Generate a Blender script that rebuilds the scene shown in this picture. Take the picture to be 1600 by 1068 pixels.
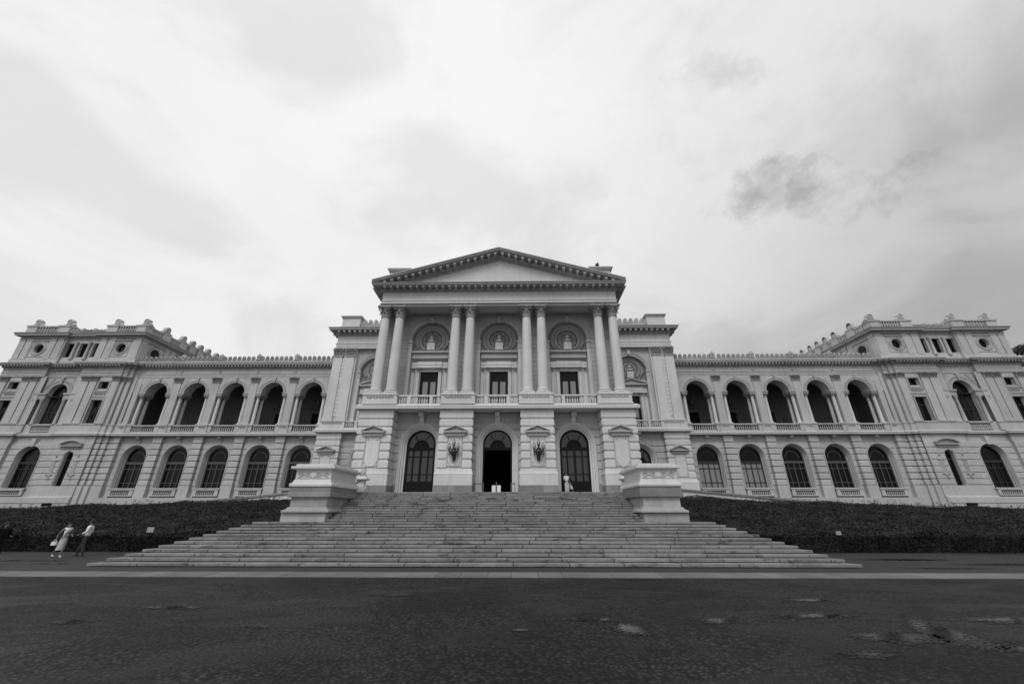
import bpy, bmesh, math, random
import numpy as np
from mathutils import Vector, Matrix
R = math.radians
for o in list(bpy.data.objects): bpy.data.objects.remove(o)
scene = bpy.context.scene
col = scene.collection
rnd = random.Random(7)

# ------------------------------------------------------------------ camera
cam_d = bpy.data.cameras.new('camera'); cam = bpy.data.objects.new('camera', cam_d); col.objects.link(cam)
cam_d.lens = 14.0; cam_d.sensor_width = 36.0; cam_d.clip_start = 0.1; cam_d.clip_end = 6000
cam.location = (1.7, 0.0, 2.2); cam.rotation_euler = (R(113.0), 0, 0.0153)
scene.camera = cam
# ------------------------------------------------------------------ world, sun, exposure
SUN_EL, SUN_AZ = R(51), R(192)      # azimuth clockwise from +Y: the veiled sun stands high behind the camera
def build_world():
    w = bpy.data.worlds.new('World'); scene.world = w; w.use_nodes = True
    nt = w.node_tree; N = nt.nodes; L = nt.links; N.clear()
    out = N.new('ShaderNodeOutputWorld'); bg = N.new('ShaderNodeBackground'); bg.inputs['Strength'].default_value = 0.1
    L.new(bg.outputs[0], out.inputs[0])
    sky = N.new('ShaderNodeTexSky'); sky.sky_type = 'NISHITA'; sky.sun_disc = False
    sky.sun_elevation = SUN_EL; sky.sun_rotation = SUN_AZ
    bw = N.new('ShaderNodeRGBToBW'); L.new(sky.outputs[0], bw.inputs[0])
    def M(op, a, b=None, c=None, clamp=False):
        n = N.new('ShaderNodeMath'); n.operation = op; n.use_clamp = clamp
        for i, v in enumerate((a, b, c)):
            if v is None: continue
            if isinstance(v, (int, float)): n.inputs[i].default_value = v
            else: L.new(v, n.inputs[i])
        return n.outputs[0]
    def MR(v, a, b, c, d, smooth=True):
        n = N.new('ShaderNodeMapRange'); n.interpolation_type = 'SMOOTHSTEP' if smooth else 'LINEAR'
        L.new(v, n.inputs[0])
        for i, k in enumerate((a, b, c, d)): n.inputs[i+1].default_value = k
        return n.outputs[0]
    tc = N.new('ShaderNodeTexCoord'); sep = N.new('ShaderNodeSeparateXYZ'); L.new(tc.outputs['Generated'], sep.inputs[0])
    zz = M('ADD', M('MAXIMUM', sep.outputs[2], 0.0), 0.16)
    px = M('DIVIDE', sep.outputs[0], zz); py = M('DIVIDE', sep.outputs[1], zz)   # a cloud deck overhead
    comb = N.new('ShaderNodeCombineXYZ'); L.new(px, comb.inputs[0]); L.new(py, comb.inputs[1])
    def noise(scale, detail, rough, off=(0, 0, 0), dist=0.0, sc=(1, 1, 1), rot=0.0):
        mp = N.new('ShaderNodeMapping'); mp.inputs['Location'].default_value = off; mp.inputs['Scale'].default_value = sc
        mp.inputs['Rotation'].default_value = (0, 0, rot)
        L.new(comb.outputs[0], mp.inputs[0])
        n = N.new('ShaderNodeTexNoise'); n.inputs['Scale'].default_value = scale; n.inputs['Detail'].default_value = detail
        n.inputs['Roughness'].default_value = rough; n.inputs['Distortion'].default_value = dist
        L.new(mp.outputs[0], n.inputs['Vector']); return n.outputs[0]
    def dnoise(scale, detail, rough, off, dist=0.0, sc=(1, 1, 1)):       # noise on the view direction: soft mottling without streaks
        mp = N.new('ShaderNodeMapping'); mp.inputs['Location'].default_value = off; mp.inputs['Scale'].default_value = sc
        mp.inputs['Rotation'].default_value = (0.0, 0.5, 0.0)
        L.new(tc.outputs['Generated'], mp.inputs[0])
        n = N.new('ShaderNodeTexNoise'); n.inputs['Scale'].default_value = scale; n.inputs['Detail'].default_value = detail
        n.inputs['Roughness'].default_value = rough; n.inputs['Distortion'].default_value = dist
        L.new(mp.outputs[0], n.inputs['Vector']); return n.outputs[0]
    big = dnoise(1.5, 3, 0.5, (3.1, 1.7, 0.4), 0.3)
    mott = dnoise(2.6, 7, 0.52, (0.9, 6.2, 1.1), 0.5, (1.0, 1.0, 1.7))
    fine = dnoise(12.0, 9, 0.66, (7.7, 2.2, 0.3), 0.15, (1.0, 1.0, 1.4))
    # overcast deck: palest overhead, heavier to the right
    base = MR(px, -0.15, 1.60, 8.95, 5.4)
    shade = M('ADD', MR(mott, 0.40, 0.62, 0.22, -1.0), MR(big, 0.35, 0.7, 0.15, -0.45))
    cloud = M('ADD', base, shade)
    cloud = M('ADD', cloud, MR(fine, 0.25, 0.75, 0.16, -0.20, False))
    # thin places where the grey of the upper sky shows, to the right
    def gap(cx, cy, rx, ry, amt):
        dx = M('DIVIDE', M('SUBTRACT', px, cx), rx); dy = M('DIVIDE', M('SUBTRACT', py, cy), ry)
        d = M('SQRT', M('ADD', M('MULTIPLY', dx, dx), M('MULTIPLY', dy, dy)))
        d = M('ADD', d, MR(fine, 0.25, 0.75, -0.75, 0.75, False))
        d = M('ADD', d, MR(mott, 0.35, 0.65, 0.3, -0.3, False))
        return MR(d, 0.0, 1.35, amt, 0.0)
    g = M('MAXIMUM', M('MAXIMUM', gap(0.76, 0.825, 0.30, 0.15, 0.72), gap(0.46, 0.545, 0.12, 0.05, 0.34)), gap(0.82, 0.72, 0.55, 0.30, 0.22))
    upper = M('ADD', M('MULTIPLY', bw.outputs[0], 0.25), 2.6)
    mix = M('ADD', M('MULTIPLY', cloud, M('SUBTRACT', 1.0, g)), M('MULTIPLY', upper, g))
    cc = N.new('ShaderNodeCombineColor')
    for i in range(3): L.new(mix, cc.inputs[i])
    L.new(cc.outputs[0], bg.inputs['Color'])
build_world()
sun_d = bpy.data.lights.new('sun', 'SUN'); sun = bpy.data.objects.new('sun', sun_d); col.objects.link(sun)
sun_d.energy = 1.5; sun_d.angle = R(25); sun_d.color = (1.0, 1.0, 1.0)
sd = Vector((math.sin(SUN_AZ)*math.cos(SUN_EL), math.cos(SUN_AZ)*math.cos(SUN_EL), math.sin(SUN_EL)))
sun.rotation_euler = sd.to_track_quat('Z', 'Y').to_euler()
vs = scene.view_settings; vs.view_transform = 'Standard'; vs.look = 'None'; vs.exposure = 0.0; vs.gamma = 1.0; vs.use_curve_mapping = False
scene.render.engine = 'CYCLES'

# ------------------------------------------------------------------ materials (black-and-white photograph: every colour is a grey)
def new_mat(name):
    m = bpy.data.materials.new(name); m.use_nodes = True
    nt = m.node_tree; b = nt.nodes['Principled BSDF']
    return m, nt, b
def grey(v): return (v, v, v, 1)
def plain(name, v, rough=0.6, spec=0.3, metal=0.0):
    m, nt, b = new_mat(name)
    b.inputs['Base Color'].default_value = grey(v); b.inputs['Roughness'].default_value = rough
    b.inputs['Specular IOR Level'].default_value = spec; b.inputs['Metallic'].default_value = metal
    return m
class NB:
    def __init__(s, nt): s.nt = nt; s.N = nt.nodes; s.L = nt.links
    def pos(s, scale=(1, 1, 1)):
        g = s.N.new('ShaderNodeNewGeometry'); mp = s.N.new('ShaderNodeMapping'); mp.inputs['Scale'].default_value = scale
        s.L.new(g.outputs['Position'], mp.inputs[0]); return mp.outputs[0]
    def noise(s, vec, scale, detail=5, rough=0.6, dist=0.0):
        n = s.N.new('ShaderNodeTexNoise'); n.inputs['Scale'].default_value = scale; n.inputs['Detail'].default_value = detail
        n.inputs['Roughness'].default_value = rough; n.inputs['Distortion'].default_value = dist
        s.L.new(vec, n.inputs['Vector']); return n.outputs[0]
    def mr(s, v, a, b, c, d):
        n = s.N.new('ShaderNodeMapRange'); s.L.new(v, n.inputs[0])
        for i, k in enumerate((a, b, c, d)): n.inputs[i+1].default_value = k
        return n.outputs[0]
    def math(s, op, a, b):
        n = s.N.new('ShaderNodeMath'); n.operation = op
        for i, v in enumerate((a, b)):
            if isinstance(v, (int, float)): n.inputs[i].default_value = v
            else: s.L.new(v, n.inputs[i])
        return n.outputs[0]
    def grey(s, v, sock):
        c = s.N.new('ShaderNodeCombineColor')
        for i in range(3): s.L.new(v, c.inputs[i])
        s.L.new(c.outputs[0], sock)
    def bump(s, h, sock, strength=0.3, dist=0.02):
        b = s.N.new('ShaderNodeBump'); b.inputs['Strength'].default_value = strength; b.inputs['Distance'].default_value = dist
        s.L.new(h, b.inputs['Height']); s.L.new(b.outputs[0], sock)
def paint_mat(name, v, dirt=0.10, streak=0.10):
    m, nt, b = new_mat(name); n = NB(nt)
    a = n.noise(n.pos(), 0.35, 5, 0.6); f = n.noise(n.pos(), 6.0, 6, 0.65)
    st = n.noise(n.pos((2.2, 2.2, 0.12)), 1.6, 6, 0.65)
    x = n.mr(a, 0.3, 0.7, v*(1-dirt), v*(1+dirt*0.5))
    x = n.math('MULTIPLY', x, n.mr(f, 0.3, 0.7, 1-dirt*0.35, 1+dirt*0.35))
    x = n.math('MULTIPLY', x, n.mr(st, 0.52, 0.80, 1.0, 1-streak))
    oi = n.N.new('ShaderNodeObjectInfo'); x = n.math('MULTIPLY', x, n.mr(oi.outputs['Random'], 0, 1, 0.95, 1.04))
    n.grey(x, b.inputs['Base Color']); b.inputs['Roughness'].default_value = 0.75; b.inputs['Specular IOR Level'].default_value = 0.2
    n.bump(f, b.inputs['Normal'], 0.10, 0.01)
    return m
PAINT = paint_mat('facade_paint', 0.60, 0.12, 0.22)
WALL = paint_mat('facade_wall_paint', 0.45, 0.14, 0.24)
TRIM = paint_mat('facade_trim_paint', 0.46, 0.16, 0.22)
WORN = paint_mat('weathered_trim_paint', 0.36, 0.25, 0.30)
CARVED = paint_mat('carved_stone_paint', 0.31, 0.22, 0.20)
LUNETTE = paint_mat('dark_carved_field', 0.25, 0.22, 0.2)  # darker grey than the other carved parts
CORNICE = paint_mat('sooty_cornice_paint', 0.37, 0.20, 0.30)
WING_VIGNETTE = paint_mat('wing_vignette_paint', 0.465, 0.14, 0.28); WING_TRIM_VIGNETTE = paint_mat('wing_trim_vignette_paint', 0.37, 0.18, 0.24)  # facade tones darkened, lens vignette painted into the wings
GALLERY = paint_mat('gallery_paint_and_sill_shade', 0.14, 0.12, 0.2)  # also used in the sill recesses, where it paints in their shade
def granite_mat(name, v, stain=0.35, blotch=False):
    m, nt, b = new_mat(name); n = NB(nt)
    f = n.noise(n.pos(), 28, 4, 0.7); a = n.noise(n.pos(), 0.9, 6, 0.65)
    st = n.noise(n.pos((0.55, 1.2, 2.0)), 1.7, 7, 0.62, 0.4); ve = n.noise(n.pos((3.0, 3.0, 0.25)), 2.0, 5, 0.6)
    x = n.mr(a, 0.3, 0.7, v*0.80, v*1.15)
    x = n.math('MULTIPLY', x, n.mr(f, 0.3, 0.7, 0.82, 1.18))
    x = n.math('MULTIPLY', x, n.mr(st, 0.60, 0.74, 1.0, 1-stain))
    x = n.math('MULTIPLY', x, n.mr(ve, 0.52, 0.75, 1.0, 1-stain*0.5))
    if blotch:
        bl = n.noise(n.pos((0.75, 1.0, 2.6)), 1.35, 7, 0.66, 0.8)
        x = n.math('MULTIPLY', x, n.mr(bl, 0.56, 0.635, 1.0, 0.45))
    oi = n.N.new('ShaderNodeObjectInfo')
    x = n.math('MULTIPLY', x, n.mr(oi.outputs['Random'], 0, 1, 0.80, 1.14))
    n.grey(x, b.inputs['Base Color']); b.inputs['Roughness'].default_value = 0.7; b.inputs['Specular IOR Level'].default_value = 0.25
    n.bump(f, b.inputs['Normal'], 0.25, 0.01)
    return m
GRANITE = granite_mat('grey_granite', 0.235, 0.30)
STEP = granite_mat('worn_step_granite', 0.215, 0.62, True); JOINT = plain('dark_joint_and_riser_shade', 0.03, 0.9)
PEDESTAL = granite_mat('pedestal_granite', 0.36, 0.35)
SLAB = granite_mat('pale_paving_stone', 0.150, 0.25)
WOOD = plain('dark_stained_wood', 0.010, 0.5, 0.12)
WFRAME = plain('dark_window_frame', 0.030, 0.5, 0.3)
WFRAME2 = plain('grey_window_frame', 0.085, 0.5, 0.3)
GLASS = plain('dark_window_glass', 0.006, 0.12, 0.16)
GLASSC = plain('curtained_window_glass', 0.22, 0.18, 0.5)
GLASSD = plain('door_glass', 0.036, 0.14, 0.5)
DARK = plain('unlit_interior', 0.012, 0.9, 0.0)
IRON = plain('black_cast_iron', 0.018, 0.45, 0.5)
STEEL = plain('brushed_steel', 0.35, 0.35, 0.5, 0.8)
BOARD = plain('white_board', 0.72, 0.5); SIGNB = plain('weathered_sign_board', 0.30, 0.6)
LAMPGL = plain('frosted_lamp_glass', 0.30, 0.25, 0.5)
ROOFM = plain('roof_sheet', 0.16, 0.8)
CURTAIN = plain('heavy_curtain', 0.03, 0.9, 0.1)
SKINM = plain('skin', 0.20, 0.55); SKIND = plain('darker_skin', 0.12, 0.55)
HAIRM = plain('dark_hair', 0.012, 0.5); CLW = plain('white_cloth', 0.72, 0.8, 0.1); CLC = plain('cream_cloth', 0.50, 0.8, 0.1)
CLG = plain('charcoal_cloth', 0.045, 0.8, 0.1); CLB = plain('black_cloth', 0.012, 0.85, 0.1); SHOE = plain('dark_leather', 0.02, 0.5)
FEATHER = plain('black_feathers', 0.012, 0.6)
def leaf_mat(name, v, spread):
    m, nt, b = new_mat(name); n = NB(nt)
    g = n.N.new('ShaderNodeNewGeometry')
    a = n.noise(n.pos(), 0.8, 5, 0.6)
    x = n.mr(g.outputs['Random Per Island'], 0, 1, v*(1-spread), v*(1+spread))
    x = n.math('MULTIPLY', x, n.mr(a, 0.34, 0.66, 0.45, 1.55))
    n.grey(x, b.inputs['Base Color']); b.inputs['Roughness'].default_value = 0.6; b.inputs['Specular IOR Level'].default_value = 0.12
    return m
LEAF = leaf_mat('shrub_leaves', 0.026, 0.75); LEAFH = leaf_mat('hedge_leaves', 0.018, 0.65); LEAFT = leaf_mat('tree_leaves', 0.05, 0.5)
BARK = plain('bark', 0.05, 0.9)
def soil():
    m, nt, b = new_mat('planting_soil'); n = NB(nt); f = n.noise(n.pos(), 8, 5)
    n.grey(n.mr(f, 0.3, 0.7, 0.012, 0.035), b.inputs['Base Color']); b.inputs['Roughness'].default_value = 0.9; return m
SOIL = soil()
def cobbles(name='cobblestones', dk=1.0, ro=1.0):
    m, nt, b = new_mat(name); n = NB(nt)
    v = n.N.new('ShaderNodeTexVoronoi'); v.inputs['Scale'].default_value = 14.5; v.inputs['Randomness'].default_value = 0.95
    d = n.N.new('ShaderNodeTexNoise'); d.inputs['Scale'].default_value = 1.2; n.L.new(n.pos(), d.inputs['Vector'])
    mx = n.N.new('ShaderNodeMixRGB'); mx.inputs[0].default_value = 0.12; n.L.new(n.pos((1, 1.0, 1)), mx.inputs[1]); n.L.new(d.outputs['Color'], mx.inputs[2])
    n.L.new(mx.outputs[0], v.inputs['Vector'])
    sepc = n.N.new('ShaderNodeSeparateColor'); n.L.new(v.outputs['Color'], sepc.inputs[0])
    a = n.noise(n.pos((0.6, 1.0, 1)), 0.45, 6, 0.62, 0.6); w = n.noise(n.pos((0.5, 1.0, 1)), 0.5, 6, 0.62, 0.8); f = n.noise(n.pos(), 40, 4)
    x = n.mr(sepc.outputs[0], 0, 1, 0.010*dk, 0.034*dk)
    x = n.math('MULTIPLY', x, n.mr(v.outputs['Distance'], 0.20, 0.62, 1.3, 0.15))
    x = n.math('MULTIPLY', x, n.mr(a, 0.35, 0.65, 0.50, 1.45))
    x = n.math('MULTIPLY', x, n.mr(w, 0.47, 0.62, 1.0, 0.48))
    x = n.math('MULTIPLY', x, n.mr(f, 0.3, 0.7, 0.85, 1.15))
    n.grey(x, b.inputs['Base Color'])
    rr = n.mr(w, 0.47, 0.62, 0.66*ro, 0.30*ro); n.L.new(rr, b.inputs['Roughness'])
    b.inputs['Specular IOR Level'].default_value = 0.22 if dk == 1 else 0.4
    h = n.math('ADD', n.mr(v.outputs['Distance'], 0.0, 0.65, 1.0, 0.0), n.math('MULTIPLY', f, 0.15))
    h = n.math('ADD', h, n.math('MULTIPLY', sepc.outputs[1], 0.25))
    n.bump(h, b.inputs['Normal'], 1.0, 0.026)
    return m
COBBLE = cobbles(); DAMP = cobbles('damp_cobblestones', 0.45, 0.6)
def asphalt():
    m, nt, b = new_mat('worn_asphalt'); n = NB(nt)
    f = n.noise(n.pos(), 30, 5, 0.7); a = n.noise(n.pos((0.35, 1.6, 1)), 0.55, 6, 0.6, 0.4)
    x = n.math('MULTIPLY', n.mr(a, 0.3, 0.7, 0.014, 0.036), n.mr(f, 0.3, 0.7, 0.8, 1.2))
    n.grey(x, b.inputs['Base Color']); n.L.new(n.mr(a, 0.35, 0.6, 0.42, 0.8), b.inputs['Roughness'])
    b.inputs['Specular IOR Level'].default_value = 0.3
    n.bump(f, b.inputs['Normal'], 0.3, 0.006); return m
ASPHALT = asphalt()
def water():
    m, nt, b = new_mat('puddle_water'); n = NB(nt)
    b.inputs['Base Color'].default_value = grey(0.010); b.inputs['Roughness'].default_value = 0.12; b.inputs['Specular IOR Level'].default_value = 0.32
    f = n.noise(n.pos(), 9, 3); n.bump(f, b.inputs['Normal'], 0.05, 0.01); return m
WATER = water()

# ------------------------------------------------------------------ mesh builder
def wloc(o):
    v = Vector((0, 0, 0))
    while o is not None: v += o.location; o = o.parent
    return v
class MB:
    def __init__(s): s.v = []; s.f = []
    def add(s, vs, fs):
        k = len(s.v); s.v += [tuple(p) for p in vs]; s.f += [tuple(i+k for i in q) for q in fs]
    def box(s, x0, x1, y0, y1, z0, z1):
        if x0 > x1: x0, x1 = x1, x0
        s.add([(x0,y0,z0),(x1,y0,z0),(x1,y1,z0),(x0,y1,z0),(x0,y0,z1),(x1,y0,z1),(x1,y1,z1),(x0,y1,z1)],
              [(0,3,2,1),(4,5,6,7),(0,1,5,4),(1,2,6,5),(2,3,7,6),(3,0,4,7)]); return s
    def cbox(s, x0, x1, y0, y1, z0, z1, c=0.03):           # chamfered towards -y
        if x0 > x1: x0, x1 = x1, x0
        s.add([(x0,y1,z0),(x1,y1,z0),(x1,y1,z1),(x0,y1,z1),(x0,y0+c,z0),(x1,y0+c,z0),(x1,y0+c,z1),(x0,y0+c,z1),
               (x0+c,y0,z0+c),(x1-c,y0,z0+c),(x1-c,y0,z1-c),(x0+c,y0,z1-c)],
              [(0,1,5,4),(1,2,6,5),(2,3,7,6),(3,0,4,7),(4,5,9,8),(5,6,10,9),(6,7,11,10),(7,4,8,11),(8,9,10,11),(3,2,1,0)]); return s
    def rbox(s, x0, x1, y0, y1, z0, z1, c=0.05):
        c *= 1.7           # top and bottom edges rounded on three sides (rusticated block)
        if x0 > x1: x0, x1 = x1, x0
        L = [(0, c), (c, 0), (z1-z0-c, 0), (z1-z0, c)]
        vs = []
        for dz, i in L: vs += [(x0+i, y1, z0+dz), (x0+i, y0+i, z0+dz), (x1-i, y0+i, z0+dz), (x1-i, y1, z0+dz)]
        fs = []
        for r in range(3):
            for k in range(4): a = r*4+k; b2 = r*4+(k+1) % 4; fs.append((a, b2, b2+4, a+4))
        fs += [(0, 1, 2, 3)[::-1], (12, 13, 14, 15)]
        s.add(vs, fs); return s
    def prism_y(s, pts, y0, y1, c=0.0):
        n = len(pts); vs = [(x, y0+c, z) for x, z in pts]+[(x, y1, z) for x, z in pts]
        fs = [tuple(range(n, 2*n))]+[(i, (i+1) % n, n+(i+1) % n, n+i) for i in range(n)]
        if c > 0:
            cx = sum(p[0] for p in pts)/n; cz = sum(p[1] for p in pts)/n
            vs += [(x-c*(1 if x > cx else -1), y0, z-c*(1 if z > cz else -1)) for x, z in pts]
            fs += [(i, (i+1) % n, 2*n+(i+1) % n, 2*n+i) for i in range(n)]+[tuple(range(2*n, 3*n))]
        else: fs.append(tuple(range(n)))
        s.add(vs, fs); return s
    def prism_x(s, pts, x0, x1):
        n = len(pts)
        s.add([(x0, y, z) for y, z in pts]+[(x1, y, z) for y, z in pts],
              [tuple(range(n)), tuple(range(n, 2*n))]+[(i, (i+1) % n, n+(i+1) % n, n+i) for i in range(n)]); return s
    def prism_z(s, pts, z0, z1):
        n = len(pts)
        s.add([(x, y, z0) for x, y in pts]+[(x, y, z1) for x, y in pts],
              [tuple(range(n)), tuple(range(n, 2*n))]+[(i, (i+1) % n, n+(i+1) % n, n+i) for i in range(n)]); return s
    def quad(s, a, b, c, d): s.add([a, b, c, d], [(0, 1, 2, 3)]); return s
    def lathe(s, cx, cy, prof, n=16, flutes=0, sx=1.0, sy=1.0):
        k = len(s.v)
        for (r, z) in prof:
            for i in range(n):
                a = 2*math.pi*i/n; rr = r*(1-(flutes if i % 2 else 0))
                s.v.append((cx+rr*sx*math.cos(a), cy+rr*sy*math.sin(a), z))
        m = len(prof)
        for j in range(m-1):
            for i in range(n):
                i2 = (i+1) % n; s.f.append((k+j*n+i, k+j*n+i2, k+(j+1)*n+i2, k+(j+1)*n+i))
        s.f.append(tuple(k+i for i in range(n))[::-1]); s.f.append(tuple(k+(m-1)*n+i for i in range(n))); return s
    def tube(s, pts, r, n=6):
        pts = [Vector(p) for p in pts]; k = len(s.v); rs = r if isinstance(r, (list, tuple)) else [r]*len(pts)
        for i, p in enumerate(pts):
            d = (pts[min(i+1, len(pts)-1)]-pts[max(i-1, 0)]).normalized()
            u = d.cross(Vector((0, 0, 1)));
            if u.length < 1e-3: u = d.cross(Vector((0, 1, 0)))
            u.normalize(); w = d.cross(u)
            for j in range(n):
                a = 2*math.pi*j/n; s.v.append(tuple(p+(u*math.cos(a)+w*math.sin(a))*rs[i]))
        for i in range(len(pts)-1):
            for j in range(n):
                j2 = (j+1) % n; s.f.append((k+i*n+j, k+i*n+j2, k+(i+1)*n+j2, k+(i+1)*n+j))
        s.f.append(tuple(k+j for j in range(n))); s.f.append(tuple(k+(len(pts)-1)*n+j for j in range(n))); return s
    def ball(s, c, rx, ry, rz, n=10, m=6):
        return s.lathe_pts(c, [(math.sin(math.pi*j/m), -math.cos(math.pi*j/m)) for j in range(m+1)], rx, ry, rz, n)
    def lathe_pts(s, c, prof, rx, ry, rz, n):
        k = len(s.v)
        for r, z in prof:
            for i in range(n):
                a = 2*math.pi*i/n; s.v.append((c[0]+max(r, .02)*rx*math.cos(a), c[1]+max(r, .02)*ry*math.sin(a), c[2]+z*rz))
        for j in range(len(prof)-1):
            for i in range(n):
                i2 = (i+1) % n; s.f.append((k+j*n+i, k+j*n+i2, k+(j+1)*n+i2, k+(j+1)*n+i))
        return s
    def sweep(s, prof, path, closed=False):                 # prof: (outward, z); outward is to the right of the path
        n = len(path); m = len(prof); k = len(s.v)
        def nrm(a, b):
            d = Vector((b[0]-a[0], b[1]-a[1])).normalized(); return Vector((d.y, -d.x))
        for i in range(n):
            if closed: n1 = nrm(path[i-1], path[i]); n2 = nrm(path[i], path[(i+1) % n])
            else:
                n1 = nrm(path[max(i-1, 0)], path[max(i, 1)]); n2 = nrm(path[min(i, n-2)], path[min(i+1, n-1)])
            mt = (n1+n2)/(1+n1.dot(n2))
            for o, z in prof: s.v.append((path[i][0]+mt.x*o, path[i][1]+mt.y*o, z))
        for i in range(n if closed else n-1):
            i2 = (i+1) % n
            for j in range(m-1): s.f.append((k+i*m+j, k+i2*m+j, k+i2*m+j+1, k+i*m+j+1))
        if not closed: s.f.append(tuple(k+j for j in range(m))); s.f.append(tuple(k+(n-1)*m+j for j in range(m)))
        return s
    def along(s, path, o0, o1, z0, z1, w, pitch, taper=0.0):   # small blocks along a path
        for i in range(len(path)-1):
            a = Vector((*path[i], 0)); b = Vector((*path[i+1], 0)); d = b-a; L = d.length
            if L < pitch*0.6: continue
            d.normalize(); nn = Vector((d.y, -d.x, 0)); cnt = max(1, int(round(L/pitch))); st = L/cnt
            for q in range(cnt):
                c = a+d*(st*(q+0.5)); h = d*(w/2)
                p = [c-h+nn*o0, c+h+nn*o0, c+h+nn*o1, c-h+nn*o1]
                lo = [z0+taper, z0+taper, z0, z0] if taper < 0 else [z0, z0, z0+taper, z0+taper]
                vs = [(p[t].x, p[t].y, lo[t]) for t in range(4)]+[(t.x, t.y, z1) for t in p]
                s.add(vs, [(0,3,2,1),(4,5,6,7),(0,1,5,4),(1,2,6,5),(2,3,7,6),(3,0,4,7)])
        return s
    def arch(s, xc, zs, zb, prof, n=18):                     # prof: (radius, y), swept up one leg, round and down
        k = len(s.v); m = len(prof); pts = []
        st = [(-1, 0, zb)] if zb < zs-1e-4 else []
        st += [(-math.cos(math.pi*i/n), math.sin(math.pi*i/n), None) for i in range(n+1)]
        if zb < zs-1e-4: st += [(1, 0, zb)]
        for c, sn, z in st:
            for r, y in prof: s.v.append((xc+c*r, y, (zs+sn*r) if z is None else z))
        for i in range(len(st)-1):
            for j in range(m-1): s.f.append((k+i*m+j, k+(i+1)*m+j, k+(i+1)*m+j+1, k+i*m+j+1))
        return s
    def ring(s, xc, zc, prof, n=28, sx=1.0):
        k = len(s.v); m = len(prof)
        for i in range(n):
            a = 2*math.pi*i/n
            for r, y in prof: s.v.append((xc+sx*r*math.cos(a), y, zc+r*math.sin(a)))
        for i in range(n):
            i2 = (i+1) % n
            for j in range(m-1): s.f.append((k+i*m+j, k+i2*m+j, k+i2*m+j+1, k+i*m+j+1))
        return s
    def disc(s, xc, zc, r, y, n=24, half=False):
        if half: pts = [(xc+r*math.cos(math.pi*i/n), y, zc+r*math.sin(math.pi*i/n)) for i in range(n+1)]
        else: pts = [(xc+r*math.cos(2*math.pi*i/n), y, zc+r*math.sin(2*math.pi*i/n)) for i in range(n)]
        s.add(pts, [tuple(range(len(pts)))]); return s
    def wall(s, x0, x1, z0, z1, y, ops=(), depth=0.5, n=16):
        if x0 > x1: x0, x1 = x1, x0
        cur = x0
        for o in sorted(ops, key=lambda q: q['x']):
            xl, xr = o['x']-o['w'], o['x']+o['w']
            if xl > cur+1e-5: s.quad((cur,y,z0),(xl,y,z0),(xl,y,z1),(cur,y,z1))
            zb = o.get('zb', z0)
            if zb > z0+1e-5:
                s.quad((xl,y,z0),(xr,y,z0),(xr,y,zb),(xl,y,zb)); s.quad((xl,y,zb),(xr,y,zb),(xr,y+depth,zb),(xl,y+depth,zb))
            if 'zt' in o: top = [(xl, o['zt']), (xr, o['zt'])]; zs = o['zt']
            else:
                zs = o['zs']; top = [(o['x']-o['w']*math.cos(math.pi*i/n), zs+o['w']*math.sin(math.pi*i/n)) for i in range(n+1)]
            for (xa, za), (xb, zb2) in zip(top, top[1:]):
                s.quad((xa,y,za),(xb,y,zb2),(xb,y,z1),(xa,y,z1)); s.quad((xa,y,za),(xb,y,zb2),(xb,y+depth,zb2),(xa,y+depth,za))
            for xx in (xl, xr): s.quad((xx,y,zb),(xx,y+depth,zb),(xx,y+depth,zs),(xx,y,zs))
            cur = xr
        if x1 > cur+1e-5: s.quad((cur,y,z0),(x1,y,z0),(x1,y,z1),(cur,y,z1))
        return s
    def mesh(s, name, off=Vector((0, 0, 0)), smooth=False):
        me = bpy.data.meshes.new(name)
        me.from_pydata([(x-off.x, y-off.y, z-off.z) for x, y, z in s.v], [], s.f); 
        if smooth:
            me.polygons.foreach_set('use_smooth', [True]*len(me.polygons)); me.set_sharp_from_angle(angle=R(38))
        me.update(); return me
    def build(s, name, mat, parent=None, smooth=False, kind=None, label=None):
        off = wloc(parent) if parent else Vector((0, 0, 0))
        me = s.mesh(name, off, smooth); me.materials.append(mat)
        o = bpy.data.objects.new(name, me); col.objects.link(o)
        if parent: o.parent = parent
        if kind: o['kind'] = kind
        if label: o['label'] = label
        return o
def copy_to(o, delta, parent=None):
    c = o.copy(); col.objects.link(c); c.location = o.location+Vector(delta)
    if parent is not None: c.parent = parent
    return c
def copy_tree(o, delta=(0, 0, 0), parent=None):
    c = copy_to(o, delta, parent)
    for ch in list(o.children): copy_tree(ch, (0, 0, 0), c)
    return c
def empty(name, loc, label=None, cat=None, group=None, rz=0.0):
    o = bpy.data.objects.new(name, None); col.objects.link(o); o.location = loc; o.rotation_euler = (0, 0, rz); o.empty_display_size = 0.5
    if label: o['label'] = label
    if cat: o['category'] = cat
    if group: o['group'] = group
    return o

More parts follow.
